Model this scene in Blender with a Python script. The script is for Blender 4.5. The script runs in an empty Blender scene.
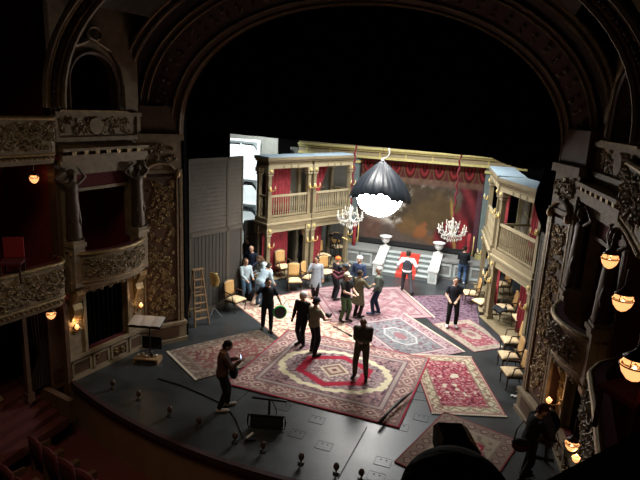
import bpy, bmesh, math, random
import numpy as np
from mathutils import Vector, Matrix

random.seed(7)
S = bpy.context.scene
COL = S.collection
PI = math.pi

# ------------------------------------------------------------------ camera
CAM_H = 7.3
YAW, PITCH, ROLL, FOC = math.radians(19.0), math.radians(13.9), math.radians(2.9), 545.0
_fw = np.array([-math.sin(YAW)*math.cos(PITCH), math.cos(YAW)*math.cos(PITCH), -math.sin(PITCH)])
_r0 = np.array([math.cos(YAW), math.sin(YAW), 0.0])
_u0 = np.cross(_r0, _fw)
_R = math.cos(ROLL)*_r0 + math.sin(ROLL)*_u0
_U = -math.sin(ROLL)*_r0 + math.cos(ROLL)*_u0
_C = np.array([0.0, 0.0, CAM_H])
cd = bpy.data.cameras.new('camera'); cam = bpy.data.objects.new('camera', cd); COL.objects.link(cam)
cam.matrix_world = Matrix(((_R[0], _U[0], -_fw[0], _C[0]), (_R[1], _U[1], -_fw[1], _C[1]),
                           (_R[2], _U[2], -_fw[2], _C[2]), (0, 0, 0, 1)))
cd.sensor_fit = 'HORIZONTAL'; cd.sensor_width = 36.0; cd.lens = FOC/640*36.0
cd.clip_start = 0.05; cd.clip_end = 200
S.camera = cam

def ray(x, y): return _fw + _R*(x-320)/FOC - _U*(y-240)/FOC
def gnd(x, y, z=0.0):
    d = ray(x, y); return _C + d*((z-_C[2])/d[2])
def atY(x, y, Y):
    d = ray(x, y); return _C + d*(Y/d[1])
def atD(x, y, dist):
    d = ray(x, y); return _C + d*(dist/np.linalg.norm(d))

# ------------------------------------------------------------------ world, view, big lights
w = bpy.data.worlds.new('dark_house'); S.world = w; w.use_nodes = True
w.node_tree.nodes['Background'].inputs[0].default_value = (1.0, 0.86, 0.70, 1)
w.node_tree.nodes['Background'].inputs[1].default_value = 0.0035
vs = S.view_settings
vs.view_transform = 'Standard'; vs.look = 'None'; vs.gamma = 1.0; vs.use_curve_mapping = False
vs.exposure = 0.0

def area(name, loc, target, size, power, color=(1, 1, 1), sy=None, spread=180):
    l = bpy.data.lights.new(name, 'AREA'); l.energy = power; l.color = color; l.size = size
    if sy: l.shape = 'RECTANGLE'; l.size_y = sy
    l.spread = math.radians(spread)
    o = bpy.data.objects.new(name, l); COL.objects.link(o); o.location = loc
    o.rotation_euler = (Vector(target)-Vector(loc)).to_track_quat('-Z', 'Y').to_euler()
    return o
def spot(name, loc, target, power, angle, blend=0.5, radius=0.12, color=(1, 1, 1)):
    l = bpy.data.lights.new(name, 'SPOT'); l.energy = power; l.color = color
    l.spot_size = math.radians(angle); l.spot_blend = blend; l.shadow_soft_size = radius
    o = bpy.data.objects.new(name, l); COL.objects.link(o); o.location = loc
    o.rotation_euler = (Vector(target)-Vector(loc)).to_track_quat('-Z', 'Y').to_euler()
    return o
# working lights on the fly bars above the stage set
area('fly_bar_light', (-4.2, 16.6, 8.8), (-4.0, 19.0, 0), 5.0, 300, (1.0, 0.97, 0.93), 0.5, 95)
area('fly_bar_light', (-4.2, 20.2, 8.6), (-4.2, 21.6, 0), 5.0, 600, (1.0, 0.98, 0.94), 0.5, 130)
area('fly_bar_light', (-4.2, 23.4, 8.8), (-4.2, 23.6, 0), 5.0, 260, (0.80, 0.91, 1.0), 0.5)
# added overhead fill standing in for stage bounce and low lamps on the stalls
area('house_fill_light', (-4.2, 3.5, 13.0), (-7.0, 7.5, 0), 4.0, 50, (1.0, 0.72, 0.45), 2.0, 75)
spot('wing_lamp', (-9.9, 19.9, 6.9), (-11.4, 22.4, 4.6), 2300, 80, 0.7, 0.1, (0.86, 0.96, 1.0))

# ------------------------------------------------------------------ materials
_mats = {}
def mat(name, color, rough=0.6, metal=0.0, vary=0.0, scale=8.0, bump=0.0, bscale=40.0, emit=None, attr=None, spec=0.5, trans=0.0):
    if name in _mats: return _mats[name]
    m = bpy.data.materials.new(name); m.use_nodes = True
    nt = m.node_tree; b = nt.nodes['Principled BSDF']
    b.inputs['Base Color'].default_value = (*color, 1); b.inputs['Roughness'].default_value = rough
    b.inputs['Metallic'].default_value = metal; b.inputs['Specular IOR Level'].default_value = spec
    tc = nt.nodes.new('ShaderNodeTexCoord')
    src = None
    if attr:
        a = nt.nodes.new('ShaderNodeAttribute'); a.attribute_name = attr; src = a.outputs['Color']
    if vary > 0:
        n = nt.nodes.new('ShaderNodeTexNoise'); n.inputs['Scale'].default_value = scale; n.inputs['Detail'].default_value = 4
        nt.links.new(tc.outputs['Object'], n.inputs['Vector'])
        mr = nt.nodes.new('ShaderNodeMapRange'); mr.inputs['From Min'].default_value = 0.25; mr.inputs['From Max'].default_value = 0.75
        mr.inputs['To Min'].default_value = 1-vary; mr.inputs['To Max'].default_value = 1+vary
        nt.links.new(n.outputs['Fac'], mr.inputs['Value'])
        mx = nt.nodes.new('ShaderNodeVectorMath'); mx.operation = 'SCALE'
        if src: nt.links.new(src, mx.inputs[0])
        else: mx.inputs[0].default_value = color
        nt.links.new(mr.outputs['Result'], mx.inputs['Scale'])
        src = mx.outputs['Vector']
    if src: nt.links.new(src, b.inputs['Base Color'])
    if bump > 0:
        n2 = nt.nodes.new('ShaderNodeTexNoise'); n2.inputs['Scale'].default_value = bscale; n2.inputs['Detail'].default_value = 3
        nt.links.new(tc.outputs['Object'], n2.inputs['Vector'])
        bp = nt.nodes.new('ShaderNodeBump'); bp.inputs['Strength'].default_value = bump; bp.inputs['Distance'].default_value = 0.02
        nt.links.new(n2.outputs['Fac'], bp.inputs['Height']); nt.links.new(bp.outputs['Normal'], b.inputs['Normal'])
    if emit:
        b.inputs['Emission Color'].default_value = (*emit[0], 1); b.inputs['Emission Strength'].default_value = emit[1]
    if trans: b.inputs['Transmission Weight'].default_value = trans
    _mats[name] = m
    return m

def cloth(color):
    return mat('cloth_%02d_%02d_%02d' % tuple(int(c*255) for c in color), color, 0.85, 0, 0.18, 14, 0.25, 60, spec=0.2)

M_plaster = mat('aged_cream_plaster', (0.30, 0.235, 0.15), 0.6, 0, 0.3, 5, 0.3, 30)
M_gilt = mat('dull_gilding', (0.34, 0.245, 0.12), 0.40, 0.5, 0.45, 9, 0.4, 60)
M_relief = mat('tarnished_gilt_relief', (0.28, 0.22, 0.135), 0.45, 0.3, 0.45, 12, 0.4, 50)
M_bronze = mat('dark_bronze', (0.095, 0.070, 0.052), 0.42, 0.35, 0.3, 10, 0.2, 50)
M_brown = mat('brown_painted_wood', (0.115, 0.062, 0.034), 0.55, 0, 0.25, 6)
M_maroon = mat('maroon_plaster', (0.062, 0.024, 0.019), 0.7, 0, 0.3, 6)
M_redwall = mat('dark_red_wall', (0.20, 0.022, 0.022), 0.85, 0, 0.2, 6)
M_redcarpet = mat('dark_red_carpet', (0.10, 0.022, 0.020), 0.95, 0, 0.25, 20, 0.3, 200)
M_redvelvet = mat('dark_red_velvet', (0.10, 0.012, 0.018), 0.9, 0, 0.2, 12)
M_blackcloth = mat('black_serge', (0.0045, 0.004, 0.004), 0.95, 0, 0.2, 6, spec=0.1)
M_black = mat('black_paint', (0.012, 0.012, 0.013), 0.5, 0, 0.2, 10)
M_blackmetal = mat('black_metal', (0.018, 0.018, 0.02), 0.4, 0.4)
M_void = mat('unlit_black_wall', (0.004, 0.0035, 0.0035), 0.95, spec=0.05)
M_lampglass = mat('warm_lamp_glass', (0.9, 0.6, 0.35), 0.3, emit=((1.0, 0.42, 0.15), 1.6))
M_brass = mat('polished_brass', (0.80, 0.60, 0.22), 0.35, 0.35, 0.15, 10)
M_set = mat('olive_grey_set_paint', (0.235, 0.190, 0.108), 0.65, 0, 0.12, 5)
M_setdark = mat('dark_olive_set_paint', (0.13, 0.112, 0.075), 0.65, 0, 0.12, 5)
M_setpale = mat('pale_stone_set_paint', (0.35, 0.295, 0.180), 0.65, 0, 0.10, 5)
M_setroof = mat('pale_blue_grey_canvas', (0.27, 0.36, 0.42), 0.8, 0, 0.08, 4)
M_setback = mat('grey_blue_set_panel', (0.13, 0.125, 0.105), 0.8, 0, 0.15, 4)
M_redcurtain = mat('crimson_curtain', (0.26, 0.022, 0.032), 0.8, 0, 0.3, 5)
M_grey_flat = mat('grey_brown_flat_paint', (0.076, 0.065, 0.047), 0.7, 0, 0.12, 4)
M_flatgroove = mat('flat_panel_inset', (0.046, 0.041, 0.034), 0.75, 0, 0.12, 4)
M_white = mat('white_paint', (0.64, 0.66, 0.64), 0.6, 0, 0.05, 4)
M_gusset = mat('dark_grey_gusset', (0.10, 0.11, 0.11), 0.7)
M_stone = mat('painted_grey_stone', (0.20, 0.205, 0.195), 0.7, 0, 0.2, 4)
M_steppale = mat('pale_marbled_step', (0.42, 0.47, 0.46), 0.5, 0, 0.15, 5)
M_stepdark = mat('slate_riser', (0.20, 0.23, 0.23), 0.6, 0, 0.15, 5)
M_runner = mat('scarlet_stair_carpet', (0.62, 0.06, 0.04), 0.9, 0, 0.12, 12)
M_goldset = mat('yellow_gold_set_trim', (0.56, 0.48, 0.19), 0.45, 0.15, 0.15, 8)
M_floorseam = mat('floor_seam_black', (0.006, 0.006, 0.007), 0.8)  # near-black colour of floor seams, hatch rims and finger holes
M_plate = mat('floor_hatch_plate', (0.027, 0.031, 0.033), 0.36, 0, 0.15, 6)
M_wood = mat('worn_ladder_wood', (0.32, 0.20, 0.10), 0.6, 0, 0.25, 12)
M_chairwood = mat('dark_walnut', (0.06, 0.035, 0.02), 0.4, 0, 0.2, 10)
M_tan = mat('tan_cane_back', (0.50, 0.30, 0.11), 0.65, 0, 0.15, 20)
M_cream = mat('cream_upholstery', (0.74, 0.56, 0.33), 0.75, 0, 0.12, 10)
M_crystal = mat('clear_crystal', (0.55, 0.56, 0.52), 0.12, 0.0, spec=0.9)
M_ivory = mat('ivory_candle', (0.85, 0.82, 0.70), 0.5)
M_rope = mat('red_velvet_rope_sleeve', (0.12, 0.006, 0.015), 0.9, 0, 0.2, 20)
M_skirt = mat('black_silk_skirt', (0.014, 0.019, 0.026), 0.42, 0, 0.25, 5, 0.2, 10, spec=0.6)
M_paper = mat('white_paper', (0.75, 0.74, 0.72), 0.8, 0, 0.08, 30)
M_hair = {}

# ------------------------------------------------------------------ mesh builder
class MB:
    def __init__(s): s.v = []; s.f = []
    def add(s, vs, fs):
        o = len(s.v); s.v += [tuple(map(float, p)) for p in vs]; s.f += [tuple(i+o for i in f) for f in fs]; return s
    def box(s, x0, x1, y0, y1, z0, z1):
        return s.add([(x0,y0,z0),(x1,y0,z0),(x1,y1,z0),(x0,y1,z0),(x0,y0,z1),(x1,y0,z1),(x1,y1,z1),(x0,y1,z1)],
                     [(3,2,1,0),(4,5,6,7),(0,1,5,4),(1,2,6,5),(2,3,7,6),(3,0,4,7)])
    def hexa(s, p):
        return s.add(p, [(3,2,1,0),(4,5,6,7),(0,1,5,4),(1,2,6,5),(2,3,7,6),(3,0,4,7)])
    def bar(s, a, b, wx, wy, up=(0, 0, 1)):
        a = Vector(a); b = Vector(b); d = (b-a).normalized(); u = Vector(up)
        if abs(d.dot(u)) > 0.98: u = Vector((0, 1, 0))
        x = d.cross(u).normalized(); y = x.cross(d).normalized(); x *= wx/2; y *= wy/2
        return s.hexa([a-x-y, a+x-y, a+x+y, a-x+y, b-x-y, b+x-y, b+x+y, b-x+y])
    def tube(s, pts, r, n=8, closed=False):
        pts = [Vector(p) for p in pts]; m = len(pts); rs = r if isinstance(r, (list, tuple)) else [r]*m
        o = len(s.v); prev = None
        for i, p in enumerate(pts):
            t = (pts[min(i+1, m-1)] - pts[max(i-1, 0)])
            if t.length < 1e-9: t = Vector((0, 0, 1))
            t.normalize()
            if prev is None:
                a = Vector((0, 0, 1)) if abs(t.z) < 0.9 else Vector((1, 0, 0))
                x = t.cross(a).normalized()
            else:
                x = (prev - t*prev.dot(t)).normalized()
            prev = x; y = t.cross(x)
            for k in range(n):
                q = p + (x*math.cos(2*PI*k/n) + y*math.sin(2*PI*k/n))*rs[i]; s.v.append(tuple(q))
        for i in range(m-1):
            for k in range(n):
                s.f.append((o+i*n+k, o+i*n+(k+1)%n, o+(i+1)*n+(k+1)%n, o+(i+1)*n+k))
        s.f.append(tuple(o+k for k in reversed(range(n)))); s.f.append(tuple(o+(m-1)*n+k for k in range(n)))
        return s
    def lathe(s, prof, n=16, c=(0, 0, 0), sx=1.0, sy=1.0):
        o = len(s.v)
        for (r, z) in prof:
            for k in range(n):
                a = 2*PI*k/n; s.v.append((c[0]+r*sx*math.cos(a), c[1]+r*sy*math.sin(a), c[2]+z))
        for i in range(len(prof)-1):
            for k in range(n):
                s.f.append((o+i*n+k, o+i*n+(k+1)%n, o+(i+1)*n+(k+1)%n, o+(i+1)*n+k))
        s.f.append(tuple(o+k for k in reversed(range(n)))); m = len(prof)-1
        s.f.append(tuple(o+m*n+k for k in range(n)))
        return s
    def loft(s, rings, n=14):
        """rings: (centre Vector, x axis Vector, y axis Vector, rx, ry)"""
        o = len(s.v)
        for (c, ax, ay, rx, ry) in rings:
            for k in range(n):
                a = 2*PI*k/n; s.v.append(tuple(Vector(c)+Vector(ax)*rx*math.cos(a)+Vector(ay)*ry*math.sin(a)))
        for i in range(len(rings)-1):
            for k in range(n):
                s.f.append((o+i*n+k, o+i*n+(k+1)%n, o+(i+1)*n+(k+1)%n, o+(i+1)*n+k))
        s.f.append(tuple(o+k for k in reversed(range(n)))); m = len(rings)-1
        s.f.append(tuple(o+m*n+k for k in range(n)))
        return s
    def capsule(s, a, b, ra, rb, n=10):
        a = Vector(a); b = Vector(b); d = b-a; L = d.length
        d = d/L if L > 1e-6 else Vector((0, 0, 1))
        u = Vector((0, 0, 1)) if abs(d.z) < 0.9 else Vector((0, 1, 0))
        x = d.cross(u).normalized(); y = d.cross(x) * -1
        rings = []
        for t in (-0.98, -0.7, -0.3): rings.append((a+d*ra*t, x, y, ra*math.sqrt(1-t*t), ra*math.sqrt(1-t*t)))
        rings.append((a, x, y, ra, ra)); rings.append((b, x, y, rb, rb))
        for t in (0.3, 0.7, 0.98): rings.append((b+d*rb*t, x, y, rb*math.sqrt(1-t*t), rb*math.sqrt(1-t*t)))
        return s.loft(rings, n)
    def ball(s, c, rx, ry=None, rz=None, n=10, m=6):
        ry = ry or rx; rz = rz or rx
        prof = [(math.cos(-PI/2+PI*i/m), math.sin(-PI/2+PI*i/m)) for i in range(m+1)]
        prof = [(max(r, 0.04), z) for r, z in prof]
        o = len(s.v); s.lathe([(r, z*rz) for r, z in prof], n, c, rx, ry); return s
    def prism(s, poly, z0, z1):
        n = len(poly)
        return s.add([(x, y, z0) for x, y in poly]+[(x, y, z1) for x, y in poly],
                     [tuple(reversed(range(n))), tuple(range(n, 2*n))]+[(i, (i+1) % n, n+(i+1) % n, n+i) for i in range(n)])
    def grid(s, fn, nu, nv, flip=False):
        o = len(s.v)
        for i in range(nu+1):
            for j in range(nv+1): s.v.append(tuple(map(float, fn(i/nu, j/nv))))
        for i in range(nu):
            for j in range(nv):
                a = o+i*(nv+1)+j; q = (a, a+nv+1, a+nv+2, a+1)
                s.f.append(q[::-1] if flip else q)
        return s
    def slab(s, fn, nu, nv, th):
        """fn(u,v)->(point, normal): two-sided sheet with thickness"""
        P = [[fn(i/nu, j/nv) for j in range(nv+1)] for i in range(nu+1)]
        o = len(s.v); K = (nu+1)*(nv+1)
        for side in (0, 1):
            for i in range(nu+1):
                for j in range(nv+1):
                    p, nn = P[i][j]; s.v.append(tuple(Vector(p)+Vector(nn)*(th/2 if side == 0 else -th/2)))
        idx = lambda i, j, side: o+side*K+i*(nv+1)+j
        for i in range(nu):
            for j in range(nv):
                s.f.append((idx(i,j,0), idx(i+1,j,0), idx(i+1,j+1,0), idx(i,j+1,0)))
                s.f.append((idx(i,j+1,1), idx(i+1,j+1,1), idx(i+1,j,1), idx(i,j,1)))
        for i in range(nu):
            s.f.append((idx(i,0,1), idx(i+1,0,1), idx(i+1,0,0), idx(i,0,0))); s.f.append((idx(i,nv,0), idx(i+1,nv,0), idx(i+1,nv,1), idx(i,nv,1)))
        for j in range(nv):
            s.f.append((idx(0,j,0), idx(0,j+1,0), idx(0,j+1,1), idx(0,j,1))); s.f.append((idx(nu,j,1), idx(nu,j+1,1), idx(nu,j+1,0), idx(nu,j,0)))
        return s
    def xf(s, fn, flip=False):
        s.v = [tuple(map(float, fn(*p))) for p in s.v]
        if flip: s.f = [f[::-1] for f in s.f]
        return s
    def mesh(s, name, smooth=False):
        me = bpy.data.meshes.new(name); me.from_pydata(s.v, [], s.f)
        bm = bmesh.new(); bm.from_mesh(me); bmesh.ops.recalc_face_normals(bm, faces=bm.faces); bm.to_mesh(me); bm.free()
        if smooth: me.shade_smooth()
        me.update(); return me
    def build(s, name, material, parent=None, smooth=False, world=False):
        if world and parent is not None:
            Mi = parent_world(parent).inverted(); s.v = [tuple(Mi @ Vector(p)) for p in s.v]
        me = s.mesh(name, smooth); me.materials.append(material)
        return link(name, me, parent)

def parent_world(o):
    m = o.matrix_basis.copy(); p = o.parent
    while p: m = p.matrix_basis @ m; p = p.parent
    return m
def link(name, me, parent=None):
    o = bpy.data.objects.new(name, me); COL.objects.link(o)
    if parent is not None: o.parent = parent
    return o
def tag(o, label=None, cat=None, group=None, kind=None):
    if label: o['label'] = label
    if cat: o['category'] = cat
    if group: o['group'] = group
    if kind: o['kind'] = kind
    return o
def thing(name, label, cat, loc=(0, 0, 0), rotz=0.0, group=None):
    o = bpy.data.objects.new(name, None); COL.objects.link(o); o.empty_display_size = 0.1
    o.location = tuple(map(float, loc)); o.rotation_euler = (0, 0, rotz)
    return tag(o, label, cat, group)
def struct(o): o['kind'] = 'structure'; return o
def copy_tree(o, parent=None):
    c = o.copy(); COL.objects.link(c)
    if parent is not None: c.parent = parent
    for ch in list(o.children): copy_tree(ch, c)
    return c
def lerp(a, b, t): return a+(b-a)*t

# bits of carved relief: spirals and leaves laid on the plane y = 0 (x across, z up, relief towards -y)
def scrolls(mb, x0, x1, z0, z1, n, rng, fn=None, rmin=0.05, rmax=0.12, th=0.012):
    for _ in range(n):
        r = rng.uniform(rmin, rmax)
        cx = rng.uniform(x0+r*0.7, max(x1-r*0.7, x0+r*0.71)); cz = rng.uniform(z0+r*0.7, max(z1-r*0.7, z0+r*0.71)); a0 = rng.uniform(0, 6.28); sg = rng.choice((-1, 1))
        pts = []; rad = []
        for i in range(9):
            t = i/8; rr = r*(1-0.8*t); a = a0+sg*t*7.5
            pts.append((cx+rr*math.cos(a), -0.01-0.02*t, cz+rr*math.sin(a))); rad.append(th*(0.7+0.6*math.sin(PI*t)))
        if fn: pts = [fn(*p) for p in pts]
        mb.tube(pts, rad, 5)
        a = a0+rng.uniform(0, 6.28); L = r*1.2
        p0 = (cx, -0.01, cz); p1 = (cx+L*0.5*math.cos(a), -0.035, cz+L*0.5*math.sin(a)); p2 = (cx+L*math.cos(a+0.5), -0.01, cz+L*math.sin(a+0.5))
        q = [p0, p1, p2]
        if fn: q = [fn(*p) for p in q]
        mb.tube(q, [th*0.8, th*1.9, th*0.4], 5)
    return mb
# ================================================================== SETTING
XC, XB = -4.03, -4.2
# ---- stage floor
apron = [(x, 8.8+0.036*(x-XC)**2) for x in np.linspace(-10.12, 2.05, 33)]
poly = apron + [(2.4, 13.9), (7.0, 13.9), (7.0, 28), (-15, 28), (-15, 13.9), (-10.6, 13.9)]
def floor_material():
    m = bpy.data.materials.new('slate_grey_stage_paint'); m.use_nodes = True; nt = m.node_tree; b = nt.nodes['Principled BSDF']
    tc = nt.nodes.new('ShaderNodeTexCoord')
    n = nt.nodes.new('ShaderNodeTexNoise'); n.inputs['Scale'].default_value = 0.9; n.inputs['Detail'].default_value = 6; n.inputs['Roughness'].default_value = 0.65
    n2 = nt.nodes.new('ShaderNodeTexNoise'); n2.inputs['Scale'].default_value = 14; n2.inputs['Detail'].default_value = 4
    for q in (n, n2): nt.links.new(tc.outputs['Object'], q.inputs['Vector'])
    r = nt.nodes.new('ShaderNodeValToRGB'); r.color_ramp.elements[0].position = 0.3; r.color_ramp.elements[1].position = 0.75
    r.color_ramp.elements[0].color = (0.016, 0.019, 0.0205, 1); r.color_ramp.elements[1].color = (0.056, 0.064, 0.067, 1)
    nt.links.new(n.outputs['Fac'], r.inputs['Fac']); nt.links.new(r.outputs['Color'], b.inputs['Base Color'])
    mr = nt.nodes.new('ShaderNodeMapRange'); mr.inputs['To Min'].default_value = 0.26; mr.inputs['To Max'].default_value = 0.46
    nt.links.new(n.outputs['Fac'], mr.inputs['Value']); nt.links.new(mr.outputs['Result'], b.inputs['Roughness'])
    bp = nt.nodes.new('ShaderNodeBump'); bp.inputs['Strength'].default_value = 0.12; bp.inputs['Distance'].default_value = 0.01
    nt.links.new(n2.outputs['Fac'], bp.inputs['Height']); nt.links.new(bp.outputs['Normal'], b.inputs['Normal'])
    return m
M_floor = floor_material()
floor = struct(MB().prism(poly, -0.15, 0.0).build('floor', M_floor))
tag(floor, 'dark slate grey painted stage floor with a curved apron')
def seam(p, q, wd=0.025):
    a = gnd(*p); b = gnd(*q); MB().bar((a[0], a[1], 0.001), (b[0], b[1], 0.001), wd, 0.004).build('seam', M_floorseam, floor)
for p, q in [((367,427),(338,479)), ((249,391),(222,414)), ((430,394),(392,387)), ((412,399),(470,408)), ((160,380),(205,396))]: seam(p, q)
for (px, py) in [(421,418), (383,462), (376,477), (317,420), (324,446), (401,427), (283,407), (297,434)]:
    c = gnd(px, py); hx, hy = 0.17, 0.14
    h = MB().box(c[0]-hx, c[0]+hx, c[1]-hy, c[1]+hy, 0.0, 0.004).build('hatch', M_floor, floor)
    MB().box(c[0]-hx, c[0]+hx, c[1]-hy-0.007, c[1]-hy, 0, 0.006).box(c[0]-hx-0.007, c[0]-hx, c[1]-hy, c[1]+hy, 0, 0.006).box(c[0]+hx, c[0]+hx+0.007, c[1]-hy, c[1]+hy, 0, 0.006).box(c[0]-hx, c[0]+hx, c[1]+hy, c[1]+hy+0.007, 0, 0.006).build('hatch_rim', M_floorseam, h)
    hm = MB()
    for k in (-0.06, 0.06): hm.lathe([(0.022, 0), (0.022, 0.007)], 8, (c[0]+k, c[1]+hy*0.5, 0))
    hm.build('finger_hole', M_floorseam, h)
# ---- apron edge and fascia
ed = MB(); fa = MB()
for i in range(len(apron)-1):
    (x0, y0), (x1, y1) = apron[i], apron[i+1]
    ed.hexa([(x0,y0-0.10,-0.10),(x1,y1-0.10,-0.10),(x1,y1,-0.10),(x0,y0,-0.10),(x0,y0-0.10,0.03),(x1,y1-0.10,0.03),(x1,y1+0.02,0.03),(x0,y0+0.02,0.03)])
    fa.hexa([(x0,y0,-1.3),(x1,y1,-1.3),(x1,y1+0.15,-1.3),(x0,y0+0.15,-1.3),(x0,y0,-0.1),(x1,y1,-0.1),(x1,y1+0.15,-0.1),(x0,y0+0.15,-0.1)])
struct(tag(ed.build('trim_1', mat('dark_red_edging', (.035, .010, .010), .8, 0, .2, 6)), 'dark red edging along the curved front of the stage'))
struct(tag(fa.build('wall_front', mat('fascia_brown', (0.24, 0.135, 0.075), 0.7, 0, 0.15, 3)), 'brown curved wall below the stage edge'))
# ---- stalls floor
struct(tag(MB().box(-14, 8, -4, 10.1, -1.45, -1.3).build('floor_stalls', M_redcarpet), 'dark red carpeted stalls floor below the stage'))

# ---- the stage house behind the arch: black walls and grid
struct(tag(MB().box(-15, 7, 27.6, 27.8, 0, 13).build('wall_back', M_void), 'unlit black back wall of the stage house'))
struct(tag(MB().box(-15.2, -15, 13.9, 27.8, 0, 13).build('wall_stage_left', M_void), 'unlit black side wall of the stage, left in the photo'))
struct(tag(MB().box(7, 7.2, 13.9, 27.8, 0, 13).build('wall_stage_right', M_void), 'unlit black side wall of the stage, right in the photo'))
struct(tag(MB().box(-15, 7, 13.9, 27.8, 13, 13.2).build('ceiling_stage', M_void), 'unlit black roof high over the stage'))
# proscenium wall around the opening (behind the arch facing)
def arch_pts(xc, a, zs, b, y, n=40, e=2.15):
    out = []
    for i in range(n+1):
        t = PI - PI*i/n; c, s = math.cos(t), math.sin(t)
        out.append((xc + a*math.copysign(abs(c)**(2/e), c), y, zs + b*abs(s)**(2/e)))
    return out
def F(f, dy=0.0, dr=0.0):
    return arch_pts(lerp(XC, XB+0.02, f), lerp(5.03, 6.02, f)+dr, lerp(6.3, 6.95, f), lerp(3.4, 3.75, f)+dr, lerp(13.6, 12.4, f)+dy)
def strip(c0, c1, mb=None):
    mb = mb or MB(); o = len(mb.v); n = len(c0)
    mb.v += [tuple(p) for p in c0]+[tuple(p) for p in c1]
    for i in range(n-1): mb.f.append((o+i, o+i+1, o+n+i+1, o+n+i))
    return mb
def solid_strip(c0, c1, off):
    """band between two curves, thickened by the vector off"""
    mb = MB(); n = len(c0); d = Vector(off)
    c2 = [tuple(Vector(p)+d) for p in c0]; c3 = [tuple(Vector(p)+d) for p in c1]
    mb.v += list(c0)+list(c1)+c2+c3
    for i in range(n-1):
        mb.f += [(i,i+1,n+i+1,n+i), (2*n+i,3*n+i,3*n+i+1,2*n+i+1), (i,2*n+i,2*n+i+1,i+1), (n+i,n+i+1,3*n+i+1,3*n+i)]
    mb.f += [(0,n,3*n,2*n), (n-1,3*n-1,4*n-1,2*n-1)]
    return mb
pw = MB()
inner = [(-9.05, 13.75, 0)] + [(p[0], 13.75, p[2]) for p in F(0)] + [(0.98, 13.75, 0)]
outer = [(-13.5, 13.75, 0)] + [(XC+(p[0]-XC)*1.9, 13.75, 6.3+(p[2]-6.3)*1.9) for p in F(0)] + [(6.0, 13.75, 0)]
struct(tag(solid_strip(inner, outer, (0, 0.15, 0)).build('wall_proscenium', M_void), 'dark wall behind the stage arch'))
arch = thing('trim_2', 'deep curved proscenium arch with maroon band and dull gilt mouldings', 'arch', (XC, 13.0, 9.0)); struct(arch); del arch['category']
solid_strip(F(0.0), F(0.16), (0, 0.14, 0)).build('inner_moulding', M_brown, arch, world=True)
solid_strip(F(0.16, 0.03), F(0.55, 0.03), (0, 0.14, 0)).build('maroon_band', M_maroon, arch, world=True)
solid_strip(F(0.55), F(0.66), (0, 0.14, 0)).build('middle_moulding', M_brown, arch, world=True)
solid_strip(F(0.66, 0.05), F(0.86, 0.05), (0, 0.14, 0)).build('dark_cove', mat('dark_brown_cove', (0.05, 0.03, 0.022), 0.7, 0, 0.2, 6), arch, world=True)  # set-back band in a darker brown than the mouldings
solid_strip(F(0.86), F(1.0), (0, 0.16, 0)).build('outer_moulding', M_brown, arch, world=True)
for f, r in ((0.02, 0.045), (0.15, 0.03), (0.56, 0.035), (0.66, 0.025), (0.88, 0.045), (0.99, 0.05)):
    MB().tube(F(f, -0.02), r, 6).build('gilt_bead', M_relief, arch, world=True)
rng = random.Random(3)
c1, c2 = F(0.22), F(0.5)
lf = MB()
for i in range(1, 40):
    a, b = Vector(c1[i]), Vector(c2[i])
    for t in (0.3, 0.7):
        p = a.lerp(b, t+rng.uniform(-.1, .1)); lf.ball((p.x, p.y-0.02, p.z), 0.05, 0.03, 0.05, 6, 4)
        q = p+Vector((rng.uniform(-.12, .12), -0.02, rng.uniform(-.12, .12))); lf.tube([p, (p+q)/2+Vector((0, -.04, 0)), q], [0.012, 0.025, 0.008], 5)
tag(lf.build('leaf_garland', M_relief, arch, world=True), kind='stuff')
o3 = [(p[0], 10.0, p[2]) for p in arch_pts(-3.97, 5.72, 6.95, 3.5, 10.0)]
o3b = [(p[0], 9.72, p[2]) for p in arch_pts(-3.97, 5.98, 6.95, 3.7, 9.7)]
va = thing('ceiling', 'dark painted vault between the two outer arches', 'ceiling', (XB, 11, 10.5)); struct(va); del va['category']
solid_strip(F(1.0, 0.05)[8:33], o3[8:33], (0, 0, 0.12)).build('vault_plaster', mat('dark_painted_vault', (0.05, 0.042, 0.032), 0.8, 0, 0.5, 3), va, world=True)
ar3 = thing('trim_3', 'outer auditorium arch with rope of dark leaves between gilt beads', 'arch', (XB, 9.8, 9)); struct(ar3); del ar3['category']
solid_strip(o3, o3b, (0, 0.05, 0.25)).build('arch_band', M_brown, ar3, world=True)
def mix3(t, dy=0): return [tuple(Vector(a).lerp(Vector(b), t)+Vector((0, dy, 0))) for a, b in zip(o3, o3b)]
for t, r, mm in ((0.0, 0.06, M_plaster), (0.3, 0.035, M_gilt), (0.8, 0.035, M_gilt), (1.0, 0.07, M_plaster)):
    MB().tube(mix3(t, -0.03), r, 6).build('gilt_bead', mm, ar3, world=True)
lg = MB()
for i in range(40):
    a, b = Vector(mix3(0.55)[i]), Vector(mix3(0.55)[i+1])
    for k in range(3):
        p = a.lerp(b, k/3); lg.ball((p.x, p.y-0.03, p.z), 0.05, 0.05, 0.06, 6, 4)
tag(lg.build('leaf_rope', M_bronze, ar3, world=True), kind='stuff')

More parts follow.
